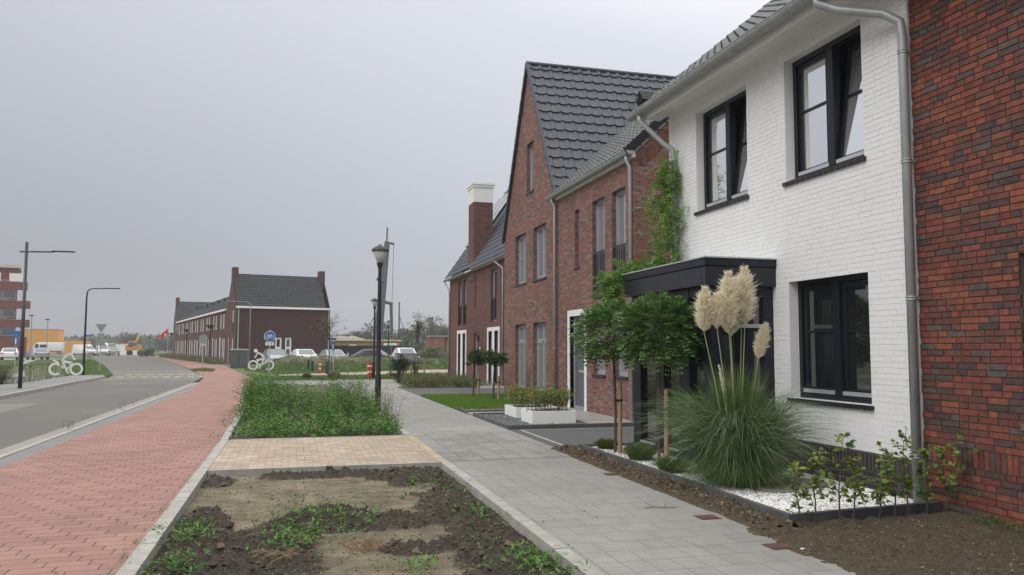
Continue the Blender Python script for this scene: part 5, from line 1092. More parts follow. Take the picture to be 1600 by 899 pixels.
t = thing('marker_flag', 'pink flag hanging on a thin pole above the white parked car', 'flag', (x, y, 0)); MB().tube([(x, y, 0), (x, y, 2.7)], .02, 6).build('pole', M['sign_grey'], t); mb = MB(); mb.prism([(0, 2.65), (.22, 1.9), (.16, 1.2), (.02, 1.1)], lambda a, b, d: (x+a, y+d, b), -.01, .01); mb.build('cloth', M['pink'], t)
x, y = -18.0, 129.3
t = thing('red_flag', 'red flag blowing left from a tall pole at the far end of the terrace', 'flag', (x, y, 0)); MB().tube([(x, y, 0), (x, y, 4.6)], .05, 6).build('pole', M['alu'], t)
mb = MB(); n = 8
for k in range(n):
    a0, a1 = k/n, (k+1)/n; f = lambda a: (x-1.35*a, y+.12*math.sin(a*7), 0)
    for s_ in (0,): p, q = f(a0), f(a1); mb.quad((p[0], p[1], 4.5-1.35*a0), (q[0], q[1], 4.5-1.35*a1), (q[0], q[1], 3.4-.62*a1), (p[0], p[1], 3.4-.62*a0))
fl = mb.build('cloth', M['red_paint'], t); fl.modifiers.new('s', 'SOLIDIFY').thickness = .01; MB().box(x-.55, x-.32, y-.02, y-.0, 3.35, 3.6).build('emblem', M['white'], fl)
# black fence, cabins, sand heap, red block
t = local_pt('site_fence', 'long black cloth-covered site fence behind the parked cars', 'fence', (4.2, 91, 0), -.12); MB().box(-.6, 7.6, 0, .06, 0, 1.85).build('cloth', M['fabric'], t); mb = MB()
for k in range(8): mb.box(-.5+k*1.15, -.45+k*1.15, .06, .11, 0, 1.9)
mb.build('post', M['alu'], t)
t = local_pt('site_hut', 'long ochre boarded site hut with cream roof edge behind the black fence', 'site hut', (4.3, 103, 0), -.2); MB().box(-1.5, 8.6, 0, 3, 0, 2.45).build('wall', M['timber'], t); MB().box(-1.8, 8.9, -.2, 3.2, 2.45, 2.62).build('roof', M['cream'], t); MB().box(2.6, 3.5, -.04, 0, 1.3, 2.0).build('window', M['white'], t); p_ = MB().box(6.9, 8.5, -.05, 0, .8, 2.2).build('window_frame', M['white'], t); MB().box(7.1, 8.3, -.07, -.05, .9, 1.95).build('pane', M['glass_mid'], p_)
MB_s = MB(); cx, cy = 7.5, 133
hf = lambda x, y: max(0, 3.6-(abs((x-8.2)/4.6))**3*1.4-abs(y-133)*.55+.15*noise.noise(Vector((x, y, 0))))
field('sand_heap', 2.0, 15, 127, 139, .5, lambda x, y: (hf(x, y)-.1, 0), M['sand']); tagp(bpy.data.objects['sand_heap'], 'pale sand heap showing over the site hut roof', 'sand heap'); del bpy.data.objects['sand_heap']['kind']
t = local_pt('transformer_building', 'low dusty red brick building with grey coping left of the chimney house', 'building', (16.3, 98.5, 0), -.1); MB().box(0, 1.9, 0, 6, -.2, 3.0).build('wall', M['pinkwall'], t); MB().box(2.0, 6.5, .25, 6, -.2, 3.0).build('wall', M['pinkwall'], t); MB().box(-.08, 6.6, -.08, 6, 3.0, 3.14).build('coping', M['conc'], t); MB().tube([(1.95, .1, 0), (1.95, .1, 3)], .05, 6).build('downpipe', M['black'], t)
MB().tube([(3.15, .2, 1.75), (3.15, .25, 1.75)], .42, 9).build('wall_emblem', M['steel_dark'], t)
t = local_pt('boundary_wall', 'low dark grey wall with wire mesh between the cabinet and the red block', 'wall', (9, 90, 0), -.1); MB().box(1.5, 8.2, 0, .2, -.2, 1.0).build('wall', M['conc_dark'], t); mb = MB()
for k in range(6): mb.box(1.6+k*1.25, 1.65+k*1.25, .05, .10, 1.0, 2.4)
mb.build('post', M['sign_grey'], t)

# ================================================================== PLANTS
A = np.array
def upd(n, spread=.5): d = unit(n)*spread+A([0, 0, 1.]); return d/np.linalg.norm(d, axis=1, keepdims=True)
# ball trees by the white house
def ball_tree(loc, c, rad, lab, trunk, n=700, grp='ball-headed trees with stakes'):
    t = thing('ball_tree', lab, 'tree', loc, 0, grp)
    tb = MB(); tb.tube(trunk+[tuple(c)], [.024, .022, .02, .022][:len(trunk)]+[.03], 8)
    for k in range(9):
        d = unit(1)[0]*A(rad)*.75; d[2] = abs(d[2])*.7-.08; c0 = A(c)-A([0, 0, rad[2]*.35]); tb.tube([tuple(c0), tuple(c0+d*.5), tuple(c0+d)], [.014, .009, .004], 5)
    tb.build('trunk', M['bark'], t)
    mb = MB(); u = unit(n); u[:, 2] = np.where(u[:, 2] < -.9, -u[:, 2]*.9, u[:, 2]); r = (.35+.65*RNG.random((n, 1))**.5)*(1+.10*np.sin(u[:, :1]*7+3)*np.cos(u[:, 1:2]*6))
    b = A(c)+u*r*A(rad)*.86; d = u*A([1, 1, .8])+unit(n)*.45; d[:, 2] += .12; d /= np.linalg.norm(d, axis=1, keepdims=True)
    pinnate(mb, b, d, .13+.07*RNG.random(n), 4, .062, .046); mb.build('crown', M['lf_robinia'], t); return t
ball_tree((4.72, 11.22, .05), (4.66, 11.25, 1.84), (.60, .60, .46), 'ball-headed tree farther from the camera, by the driveway and the red brick wing', [(4.66, 11.22, -.02), (4.68, 11.24, .6), (4.66, 11.25, 1.5)], 900)
ball_tree((4.86, 10.0, .05), (4.87, 10.08, 1.85), (.63, .62, .50), 'ball-headed tree in front of the dark bay beside the pampas grass', [(4.80, 10.02, -.02), (4.80, 10.03, .6), (4.84, 10.06, 1.5)], 1050)
def stake(loc, h, lab, r=.03, tie=True, lean=.01, m=None):
    t = thing('tree_stake', lab, 'stake', loc); x, y, z = loc; MB().tube([(x, y, z-.05), (x+lean, y, z+h)], [r*1.05, r], 12).build('post', m or M['stake'], t, bevel=.003)
    if tie: mb = MB(); mb.lathe((x+lean*.7, y, z+h*.72), [(r+.006, 0), (r+.008, .035)], 12); mb.box(x-.08, x, y-.012, y+.012, z+h*.72, z+h*.72+.03); mb.build('tie', M['rubber'], t)
stake((4.73, 11.2, .05), 1.06, 'round pine stake with black tie holding the ball tree nearer the driveway'); stake((4.87, 9.95, .05), 1.0, 'round pine stake beside the ball tree in front of the dark bay')
# small trees on the lawn
for (x, y, la, lb) in ((5.78, 25.7, 'small dark round-headed tree on the lawn, farther of the two', 'stake of the farther small lawn tree'), (5.98, 23.8, 'small dark round-headed tree on the lawn, nearer the brick house', 'stake of the nearer small lawn tree')):
    t = thing('small_ball_tree', la, 'tree', (x, y, .03), 0, 'two small trees on the lawn'); MB().tube([(x-.06, y, 0), (x-.05, y, .7), (x-.02, y, 1.15)], [.032, .03, .03], 8).build('trunk', M['bark'], t)
    mb = MB(); crown(mb, (x, y, 1.30), (.37, .37, .25), 70, 50, .055, .35, clr=.30); mb.build('crown', M['lf_small'], t); stake((x+.09, y-.05, .03), .72, lb, .035)
# pampas grass
PB = A([4.92, 8.22, .05])
t = thing('pampas_grass', 'big pampas grass tussock with cream plumes in the white gravel before the bay', 'ornamental grass', tuple(PB))
rb = RB()
def blades(n, hlo, hhi, rlo, rhi, w, sag):
    a = RNG.random(n)*2*np.pi; r = RNG.random(n)**.5*.20; b = PB+np.stack([np.cos(a)*r, np.sin(a)*r*.8, np.zeros(n)], 1)
    a2 = a+RNG.normal(size=n)*.5; R_ = rlo+(rhi-rlo)*RNG.random(n); H_ = hlo+(hhi-hlo)*RNG.random(n)
    tip = PB+np.stack([np.cos(a2)*R_, np.sin(a2)*R_*.9, H_*0+H_], 1); bend = np.zeros((n, 3)); bend[:, 2] = sag*(.7+.6*RNG.random(n)); bend[:, :2] = -(tip-b)[:, :2]*.28
    tip[:, 2] = np.maximum(tip[:, 2], .03); return b, tip, bend
b, tp, bd = blades(1500, .75, 1.42, .02, .42, .008, .1); rb.rib(b, tp, bd, .0085, 6)
b, tp, bd = blades(1500, .05, .75, .45, .85, .008, .72); rb.rib(b, tp, bd, .0075, 8); b, tp, bd = blades(1100, .55, 1.15, .25, .65, .008, .3); rb.rib(b, tp, bd, .007, 7)
b, tp, bd = blades(420, .45, 1.0, .6, 1.2, .008, .62); rb.rib(b, tp, bd, .0055, 8)
b, tp, bd = blades(2200, .0, .18, .30, .78, .008, .42); rb.rib(b, tp, bd, .008, 7); b, tp, bd = blades(1500, .0, .12, .22, .5, .008, .22); rb.rib(b, tp, bd, .008, 6)
for q in range(26):
    a0 = random.uniform(0, 6.28); n_ = 34; b = PB+RNG.normal(size=(n_, 3))*A([.05, .05, 0])+A([math.cos(a0)*.1, math.sin(a0)*.1, 0]); r_ = random.uniform(.35, 1.0); hz_ = random.uniform(.1, 1.1)
    tip = PB+A([math.cos(a0)*r_, math.sin(a0)*r_, hz_])+RNG.normal(size=(n_, 3))*A([.12, .12, .10]); tip[:, 2] = np.maximum(tip[:, 2], .03); bd = RNG.normal(size=(n_, 3))*.05; bd[:, 2] += .25+.5*r_*(1.1-hz_*.6); rb.rib(b, tip, bd, .008, 8)
rb.build('blades', M['lf_pampas'], t)
rb = RB(); b, tp, bd = blades(420, .15, .9, .6, 1.25, .01, .7); rb.rib(b, tp, bd, .010, 9); b, tp, bd = blades(160, .3, .9, 1.0, 1.5, .01, .8); rb.rib(b, tp, bd, .007, 9); rb.build('outer_blades', leafmat('pale_pampas_blade', [(.16, .22, .13), (.25, .30, .20), (.12, .18, .10), (.33, .36, .26)], .4, .2, .5), t)
plumes = [((4.43, 8.08, 1.80), (4.42, 8.02, 2.27), .105), ((4.55, 8.0, 1.83), (4.55, 8.0, 2.20), .085), ((4.70, 8.0, 1.83), (4.68, 7.96, 2.44), .135), ((4.78, 8.1, 1.75), (4.80, 8.1, 2.38), .12), ((4.90, 8.0, 1.88), (4.88, 7.96, 2.50), .135), ((4.93, 8.12, 1.90), (5.0, 8.15, 2.35), .11), ((5.06, 8.0, 1.50), (5.16, 7.98, 1.87), .075), ((4.56, 7.9, 1.12), (4.50, 7.88, 1.42), .012)]
for k, (b0, t0, wd) in enumerate(plumes):
    b0, t0 = A(b0), A(t0); 
    MB().tube([tuple(PB+A([(b0[0]-PB[0])*.25, (b0[1]-PB[1])*.3, .1])), tuple(PB*.35+b0*.65-A([0, 0, .02])), tuple(b0), tuple(b0*.3+t0*.7)], [.008, .0065, .0055, .002], 6).build('stalk', M['stalk'], t)
    n = 1900 if wd > .02 else 120; s = RNG.random(n)**.9; ax = b0+(t0-b0)*s[:, None]; u = unit(n); u[:, 2] = np.abs(u[:, 2])*.6+.55; env = np.sin(np.clip(s*1.02+.10, 0, 1)**.8*np.pi)**.6
    L = wd*(.55+.55*RNG.random(n)+.2*(RNG.random(n) < .12))*(.35+.75*env)*(1+.12*np.sin(s*23+u[:, 0]*4)); c0_ = ax+unit(n)*.012; d = t0-b0; d = d/np.linalg.norm(d); side = u-d*(u@d)[:, None]; side /= np.linalg.norm(side, axis=1, keepdims=True)
    tip = ax+side*(L*1.0)[:, None]+d*(L*(.45+.5*RNG.random(n)))[:, None]; bend = -side*(L*.05)[:, None]+d*(L*.10)[:, None]; bend[:, 2] += .003
    rb = RB(); rb.rib(c0_, tip, bend, .011, 3)
    n2 = n; tw = c0_+(tip-c0_)*(.3+.7*RNG.random((n2, 1))); rb.quads(leafquads(tw, (side*.6+d+unit(n2)*.5)/1.4, .016+.02*RNG.random(n2), .005)); rb.build('plume', M['plume'], t)
# low grasses and moss cushions in the white bed
def tuft(name, lab, cat, c, r, h, n, m, w=.004, zb=.05, grp=None, flat=1.):
    t_ = RB(); a = RNG.random(n)*2*np.pi; rr = RNG.random(n)**.5*r*.5; c = A([c[0], c[1], zb]); b = c+np.stack([np.cos(a)*rr, np.sin(a)*rr, np.zeros(n)], 1); a2 = a+RNG.normal(size=n)*.6; R_ = r*(.3+.75*RNG.random(n)); tip = c+np.stack([np.cos(a2)*R_, np.sin(a2)*R_, h*(.45+.65*RNG.random(n))*(1-.5*(R_/r/1.05)**2)], 1)
    bd = np.zeros((n, 3)); bd[:, 2] = h*.35; t_.rib(b, tip, bd, w, 4); o = t_.build(name, m); tagp(o, lab, cat, grp); return o
tuft('grass_tuft', 'feathery low green grass left of the pampas grass, under the stake', 'grass tuft', (4.72, 10.45), .30, .26, 1300, M['lf_vergegrass']); tuft('grass_tuft', 'small low grass tuft between the stake foot and the pampas grass', 'grass tuft', (4.66, 9.35), .30, .24, 1200, M['lf_vergegrass'])
tuft('moss_cushion', 'yellow-green moss cushion at the far end of the white gravel', 'cushion plant', (4.72, 11.72), .22, .17, 2600, M['moss']); tuft('moss_cushion', 'yellow-green moss cushion right beside the driveway tree stake', 'cushion plant', (4.95, 11.05), .24, .17, 2600, M['moss'])
o = MB().lathe((5.62, 8.1, .05), [(.30, 0), (.31, .03), (.28, .045)], 14).build('stepping_stone', plain('mossy_flat_stone', (.24, .23, .18), .9, .2, 8, bump=(20, .01))); tagp(o, 'flat mossy stepping stone in white gravel behind the pampas grass', 'stone')
o = MB().lathe((5.15, 7.85, .05), [(.22, 0), (.23, .025), (.2, .035)], 12).build('stepping_stone', plain('grey_flat_stone', (.27, .26, .23), .9, .2, 8, bump=(20, .01))); tagp(o, 'flat grey stepping stone in white gravel in front of the mossy one', 'stone')
# beech saplings along the near edging
sp_ = [(4.40, 6.36, .50, 'sapling nearest the pavement corner of the edging'), (4.62, 6.42, .55, 'second beech sapling from the pavement corner'), (4.86, 6.40, .80, 'tallest beech sapling, third from the pavement corner'), (5.02, 6.44, .62, 'orange-tinged beech sapling right of the tallest one'), (5.30, 6.44, .55, 'middle sapling before the black plinth'), (5.50, 6.46, .62, 'sapling right of the middle of the row'), (5.68, 6.48, .72, 'sapling two places left of the big downpipe'), (5.90, 6.50, .60, 'thin sapling just left of the downpipe foot'), (6.08, 6.42, .62, 'sparse sapling in front of the downpipe foot'), (6.14, 6.25, .80, 'thin yellowing sapling against the red brick wall')]
for k, (x, y, h, lab) in enumerate(sp_):
    t = thing('beech_sapling', lab, 'sapling', (x, y, 0), 0, 'young beech hedge plants'); sb = MB(); lf = MB(); main = [(x, y, -.02)]
    px, py = x, y
    for q in range(1, 6): px += random.uniform(-.03, .03); py += random.uniform(-.02, .02); main.append((px, py, h*q/5))
    sb.tube(main, [.009, .008, .0065, .005, .0035, .002], 6); n_tw = 17 if k < 8 else 9; P_l = []; D_l = []
    for q in range(n_tw):
        s = random.uniform(.22, 1); i = min(4, int(s*5)); f = s*5-i; p0 = A(main[i])*(1-f)+A(main[i+1])*f; d = unit(1)[0]; d[2] = abs(d[2])*.8+.25; L = random.uniform(.06, .19)*(1.25-s*.6); p1 = p0+d*L*.6; p2 = p0+d*L+A([0, 0, .02]); sb.tube([tuple(p0), tuple(p1), tuple(p2)], [.003, .0022, .0012], 4)
        for w_ in range(random.randint(5, 9)): a = random.random(); P_l.append(p0+(p2-p0)*(.2+.8*a)); dd = d*.5+unit(1)[0]*.8; dd[2] *= .5; D_l.append(dd/np.linalg.norm(dd))
    sb.build('stem', M['twig'], t); P_l, D_l = A(P_l), A(D_l); ln = .042+.03*RNG.random(len(P_l)); nn = unit(len(P_l))*.7+A([0, -.25, 1])
    lf.quads(leafquads(P_l, D_l, ln, ln*.68, nn)); lf.build('leaves', M['lf_beech'], t)
# climber on the far downpipe and along the canopy
t = thing('climbing_vine', 'bright green climber on the far downpipe of the white house and over the canopy', 'climber', (6.05, 12.1, 2.8))
path = [A(p) for p in ((6.1, 12.06, 2.6), (6.09, 12.12, 3.2), (6.1, 12.08, 3.7), (6.08, 12.14, 4.2), (6.1, 12.1, 4.72))]; side = [A(p) for p in ((6.08, 12.1, 2.95), (5.75, 12.2, 2.92), (5.4, 12.25, 2.86), (5.12, 12.25, 2.72), (5.1, 12.2, 2.4))]
mb = MB(); mb.tube([tuple(p) for p in path], [.012, .01, .009, .007, .003], 6); mb.tube([tuple(p) for p in side], [.01, .008, .007, .005, .003], 6); mb.tube([(6.1, 12.2, 3.7), (6.0, 12.6, 3.85), (6.0, 13.2, 3.9), (6.05, 13.6, 3.72)], [.005, .004, .003, .002], 5); mb.build('stem', M['twig'], t)
n = 860; bs = []
for q in range(n):
    if q < 430: L_, s = path, random.random()**.85; spr = (.12+.16*(1-s), .15+.22*(1-s), .10)
    else: L_, s = side, random.random(); spr = (.16, .16, .09)
    i = min(3, int(s*4)); f = s*4-i; p = L_[i]*(1-f)+L_[i+1]*f; bs.append(p+RNG.normal(size=3)*A(spr)*.75+A([-.04, .02, 0]))
bs = A(bs); bs[:, 0] = np.minimum(bs[:, 0], 6.17); d = unit(n)+A([-.5, .15, -.1]); d /= np.linalg.norm(d, axis=1, keepdims=True); mb = MB(); pinnate(mb, bs, d, .15+.1*RNG.random(n), 5, .070, .030); mb.build('leaves', M['lf_climb'], t)

# planters with shrubs
for (x0, x1, y0, y1, h, lab) in ((4.80, 5.76, 15.98, 16.80, .30, 'near white planter box with green and reddish shrubs'), (4.88, 5.86, 17.5, 18.5, .27, 'far white planter box partly hidden by the near one')):
    t = thing('planter_box', lab, 'planter', ((x0+x1)/2, (y0+y1)/2, .03), 0, 'white planter boxes'); mb = MB(); w = .035
    mb.box(x0, x1, y0, y0+w, .03, h); mb.box(x0, x1, y1-w, y1, .03, h); mb.box(x0, x0+w, y0+w, y1-w, .03, h); mb.box(x1-w, x1, y0+w, y1-w, .03, h); mb.build('box', M['white'], t, bevel=.006); MB().box(x0+w+.002, x1-w-.002, y0+w+.002, y1-w-.002, .05, h-.045).build('potting_soil', M['soil3'], t)
    s_ = thing('planter_shrub', 'mixed green and bronze shrubs growing in the '+('near' if y0 < 17 else 'far')+' white planter box', 'shrub', ((x0+x1)/2, (y0+y1)/2, h-.05)); st = MB(); lf = MB()
    for q in range(26):
        x, y = random.uniform(x0+.1, x1-.08), random.uniform(y0+.1, y1-.08); hh = random.uniform(.25, .42); dx, dy = random.uniform(-.06, .06), random.uniform(-.06, .06); st.tube([(x, y, h-.06), (x+dx, y+dy, h+hh*.6), (x+dx*1.6, y+dy*1.6, h+hh)], [.006, .005, .002], 5)
        nl = 70; C_ = A([x+dx, y+dy, h+hh*.78])+RNG.normal(size=(nl, 3))*A([.085, .085, .085]); lf.quads(leafquads(C_, unit(nl), .05+.02*RNG.random(nl), .028, unit(nl)*.6+A([0, 0, 1])))
    st.build('stems', M['twig'], s_); lf.build('leaves', M['lf_hedge'], s_)

# generic leafy plants -> one stuff mesh
def plants(name, lab, cat, n, region, zf, hlo, hhi, nl, ln, wd, m, spread=.10, lean=.12, stems=True, hf=None, narrow=False):
    lf = RB(); 
    for _ in range(n):
        p = region()
        if p is None: continue
        x, y = p; h = random.uniform(hlo, hhi)*(hf(x, y) if hf else 1); z0 = zf(x, y); dx, dy = random.gauss(0, lean)*h, random.gauss(0, lean)*h
        if stems: lf.rib(A([[x, y, z0-.02]]), A([[x+dx, y+dy, z0+h]]), A([[-dx*.3, -dy*.3, 0]]), .006, 2)
        k = max(3, int(nl*h/hhi)); s = RNG.random(k)**.7; C_ = A([x, y, z0])+s[:, None]*A([dx, dy, h])+RNG.normal(size=(k, 3))*.012; D_ = unit(k); D_[:, 2] = D_[:, 2]*.35+.35; D_ /= np.linalg.norm(D_, axis=1, keepdims=True); C_ = C_+D_*A([1, 1, .3])*RNG.random((k, 1))*spread*.5; L = ln*(1.25-.7*s)*(.6+.8*RNG.random(k)); lf.quads(leafquads(C_, D_, L, L*wd, unit(k)*.5+A([0, 0, 1])))
    o = lf.build(name, m); tagp(o, lab, cat, None, 'stuff'); return o
zb_ = lambda x, y: -.03
def wreg():
    x = random.uniform(-1.0, 2.0); y = 14.85+random.random()**1.2*10.5
    if 15.2 < y < 18.5 and -.35+.12*(y-15) < x < .0+.12*(y-15) and random.random() < .85: return None
    if -.9 < x < .1 and 15.3 < y < 17 and random.random() < .55: return None
    return x, y
hw = lambda x, y: (.38+.5*sstep(14.9, 18.5, y))*(.35+1.1*min(1.1, max(0, fbm(x, y*.6, 1.1)+.55)))*(1.-.3*sstep(26, 33, y))+.12*(random.random() < .12)
CL = []
for _ in range(84):
    cx, cy = random.uniform(-.9, 1.9), 15.1+random.random()**1.1*9.0; f_ = sstep(14.6, 18.5, cy); CL.append((cx, cy, random.uniform(.08, .22), random.choice((.25, .4, .5, .7, .9, 1.1))*(.45+.55*f_), random.randint(5, 12)))
for q, (m_, lab, lo, hi, w0) in enumerate((('lf_weed', 'tall mixed weeds in clumps around the near park lamp', 0, 54, .28), ('lf_weed2', 'lighter green weed clumps between the darker ones in the weed bed', 54, 70, .36), ('lf_brown', 'brown-green seeding stems between the clumps of the weed bed', 70, 84, .22))):
    sub = [(a+random.gauss(0, r), b+random.gauss(0, r*1.3), h) for (a, b, r, h, k) in CL[lo:hi] for _ in range(k)]; sub = [u for u in sub if -1.05 < u[0] < 2.08 and u[1] > 14.86]; it = iter(sub); cur = {}
    def nxt():
        try: u = next(it)
        except StopIteration: return None
        cur['h'] = u[2]; return u[0], u[1]
    plants('weeds', lab, 'weeds', len(sub), nxt, zb_, .65, 1.15, 74 if q < 2 else 30, .085, w0, M[m_], .20, .16, hf=lambda x, y: cur['h'])
plants('weeds', 'low weeds between the taller clumps of the weed bed', 'weeds', 420, wreg, zb_, .10, .30, 24, .07, .34, M['lf_lowweed'], .16, .25)
plants('weeds', 'brighter broad-leaved weeds at the front edge of the weed bed', 'weeds', 210, lambda: (random.uniform(-.95, 2.0), 14.88+random.random()**1.3*2.2), zb_, .10, .30, 22, .085, .45, M['lf_weed2'], .14, .2)
plants('weeds', 'tall dark green weed stems at the left rear of the weed bed', 'weeds', 60, lambda: (random.uniform(-1.1, -.6), random.uniform(19.5, 22)), zb_, .7, 1.0, 70, .085, .3, M['lf_weed'], .16, .1)
plants('weeds', 'low thin weeds and bare soil at the rear of the weed bed', 'weeds', 260, lambda: (random.uniform(-1.0, 2.0), random.uniform(25, 36)), zb_, .05, .18, 14, .05, .34, M['lf_rough'], .16, .25)
plants('weeds', 'dry seed stalks leaning over the footpath beside the near lamp', 'weeds', 90, lambda: (random.uniform(1.7, 2.15), random.uniform(16, 21)), zb_, .5, .85, 26, .04, .3, M['lf_brown'], .12, .2)
plants('weeds', 'loose weeds creeping over the red path edge by the weed bed', 'weeds', 60, lambda: (random.uniform(-1.45, -1.05), random.uniform(15, 30)), zb_, .08, .25, 16, .05, .35, M['lf_weed'], .12, .3)
bz = lambda x, y: bedf(x, y)[0]
def gb(cx, cy, rx, ry): return lambda: (cx+random.gauss(0, rx), min(11.05, cy+random.gauss(0, ry)))
for (cx, cy, rx, ry, n, lab) in ((.38, 8.15, .26, .36, 62, 'green weed patch in the middle of the near bed'), (0.05, 7.25, .18, .22, 50, 'green weed patch left of the dry straw in the near bed'), (-.85, 7.6, .10, .24, 32, 'weed patch along the red path kerb in the near bed'), (-.82, 6.45, .10, .18, 20, 'weed clump in the lower left corner of the near bed'), (1.80, 5.85, .14, .22, 45, 'weed clump in the lower right corner of the near bed'), (1.75, 7.4, .13, .8, 34, 'scattered weeds along the footpath kerb of the near bed'), (.9, 6.05, .09, .06, 12, 'small bright weed before the straw in the near bed'), (1.6, 9.7, .25, .5, 24, 'few small weeds toward the far right of the near bed')):
    plants('weeds', lab, 'weeds', n, gb(cx, cy, rx, ry), bz, .05, .14, 15, .055, .32, M['lf_weed'], .09, .5, stems=False)
plants('weeds', 'tiny seedlings dotted over the near planting bed', 'weeds', 240, lambda: (random.uniform(-.98, 1.95), random.uniform(5.3, 11)), bz, .02, .05, 5, .022, .4, M['lf_weed2'], .03, .4, stems=False)
plants('weeds', 'tiny seedlings dotted over the bare garden soil at the right', 'weeds', 520, lambda: (random.uniform(3.95, 6.15), random.uniform(3.6, 6.4)), lambda x, y: yard(x, y)[0], .015, .04, 5, .020, .4, M['lf_vergegrass'], .03, .4, stems=False)
plants('weeds', 'grassy fringe at the foot of the red brick wall', 'weeds', 380, lambda: (6.2-abs(random.gauss(0, .16)), random.uniform(4.6, 6.1)), lambda x, y: yard(x, y)[0], .02, .06, 6, .028, .3, M['lf_vergegrass'], .03, .4, stems=False)
plants('weeds', 'sparse weeds growing in the gutter joint of the road edge', 'weeds', 26, lambda: (random.choice((-4.3, -4.12))+random.gauss(0, .03), random.uniform(13, 42)), lambda x, y: .0, .05, .22, 12, .05, .25, M['lf_brown'], .08, .4)
plants('weeds', 'grass and moss along the kerb joint of the red path', 'weeds', 60, lambda: (-1.17+random.gauss(0, .02), random.choice((5.9, 6.6, 7.1, 8.6, 10.2))+random.gauss(0, .15)), lambda x, y: .01, .02, .05, 9, .03, .2, M['lf_vergegrass'], .03, .5, stems=False)
# dry straw clumps
for (cx, cy, r_, n, lab) in ((.63, 6.8, .17, 90, 'tangled dry brown straw clump in the near bed'), (-.1, 6.6, .22, 26, 'few loose dry stalks left of the straw clump')):
    rb = RB(); a = RNG.random(n)*6.28; b = A([cx, cy, bz(cx, cy)+.02])+RNG.normal(size=(n, 3))*A([r_*.5, r_*.35, .008]); tip = b+np.stack([np.cos(a)*r_, np.sin(a)*r_*.7, RNG.random(n)*.07], 1); bd = RNG.normal(size=(n, 3))*.05; bd[:, 2] = .05+.07*RNG.random(n); rb.rib(b, tip, bd, .006, 6); o = rb.build('dry_straw', M['dry']); tagp(o, lab, 'straw', None, 'stuff')
# twig, drain covers, chalk scraps on the pavement
mb = MB(); mb.tube([(3.42, 7.48, .02), (3.5, 7.42, .035), (3.62, 7.42, .025), (3.7, 7.36, .03)], .004, 5); mb.tube([(3.5, 7.42, .035), (3.46, 7.55, .05)], .003, 5); mb.tube([(3.6, 7.42, .025), (3.66, 7.5, .04)], .003, 5); o = mb.build('fallen_twig', M['twig']); tagp(o, 'small dark forked twig lying on the grey footpath', 'twig')
for (x, y, lab) in ((3.82, 5.80, 'rusty square cover at the footpath edge nearest the camera'), (3.82, 6.95, 'dark square cover at the footpath edge farther up'), (3.95, 9.6, 'small brown square cover near the driveway end of the soil strip')):
    t = thing('valve_cover', lab, 'cover', (x, y, .01), 0, 'small square covers in the footpath'); MB().box(x-.10, x+.10, y-.09, y+.09, -.02, .016).build('frame', M['rust'], t); MB().box(x-.08, x+.08, y-.07, y+.07, .016, .019).build('lid', M['rust'], t, bevel=.003)
o = MB().box(3.93, 4.03, 5.62, 5.68, .008, .02).build('paper_scrap', M['white'], bevel=.004); tagp(o, 'white chip lying beside the rusty cover', 'scrap')
# fallen leaves
lv = MB(); n = 60; C_ = np.stack([RNG.uniform(-3.5, 4.2, n), RNG.uniform(5, 22, n), np.full(n, .018)], 1); ang = RNG.random(n)*6.28; lv.quads(leafquads(C_, np.stack([np.cos(ang), np.sin(ang), np.zeros(n)], 1), .04, .025, A([[0, 0, 1.]]*n)+RNG.normal(size=(n, 3))*.15)); o = lv.build('fallen_leaves', M['lf_brown']); tagp(o, 'few brown leaves scattered over the paving', 'leaves', None, 'stuff')

# lawn and verge grass
def grass(name, lab, n, region, zf, h, w, m, cat='grass'):
    P = A([p for p in (region() for _ in range(n)) if p is not None]); n = len(P); b = np.column_stack([P, [zf(*q) for q in P]]); tip = b+np.column_stack([RNG.normal(size=(n, 2))*h*.35, h*(.6+.7*RNG.random(n))]); rb = RB(); rb.rib(b, tip, RNG.normal(size=(n, 3))*h*.08, w, 2); o = rb.build(name, m); tagp(o, lab, cat, None, 'stuff'); return o
grass('lawn_grass', 'thick bright green lawn under the two small trees', 42000, lambda: (random.uniform(4.14, 7.06), random.uniform(20.48, 26.7)), lambda x, y: .03, .05, .007, M['lf_grass'])
def inpoly(x, y, P):
    c = False; j = len(P)-1
    for i in range(len(P)):
        if (P[i][1] > y) != (P[j][1] > y) and x < (P[j][0]-P[i][0])*(y-P[i][1])/(P[j][1]-P[i][1])+P[i][0]: c = not c
        j = i
    return c
def preg(P):
    xs = [p[0] for p in P]; ys = [p[1] for p in P]
    def f():
        for _ in range(40):
            x, y = random.uniform(min(xs), max(xs)), random.uniform(min(ys), max(ys))
            if inpoly(x, y, P): return x, y
        return None
    return f
z0_ = lambda x, y: -.01
grass('verge_grass', 'mown grass strip beyond the cross path with two pale grass mounds', 14000, preg([(-1.6, 41.2), (7.8, 41.3), (8.2, 49.5), (3.6, 47.2), (-1.2, 46.4), (-2, 44)]), z0_, .09, .02, M['lf_vergegrass'])
grass('verge_grass', 'green grass between the cream path and the bank', 12000, preg([(-3.2, 58), (-.7, 50), (5, 54.5), (10.8, 60.2), (16, 64), (9, 61), (0, 64), (-3.4, 64)]), z0_, .12, .025, M['lf_vergegrass'])
grass('verge_grass', 'green corner of grass left of the road around the cyclist figure', 22000, preg([(-11.3, 38), (-11.35, 47.4), (-9.95, 50.8), (-15.4, 75), (-18.4, 88), (-24, 110), (-30, 110), (-22, 76), (-13.6, 48), (-14.5, 40)]), z0_, .10, .022, M['lf_vergegrass'])
grass('verge_grass', 'grass slope left of the side path below the apartment block', 12000, preg([(-15.5, 46), (-22, 76), (-30, 105), (-36, 100), (-26, 78), (-20, 50)]), z0_, .12, .025, M['lf_vergegrass'])
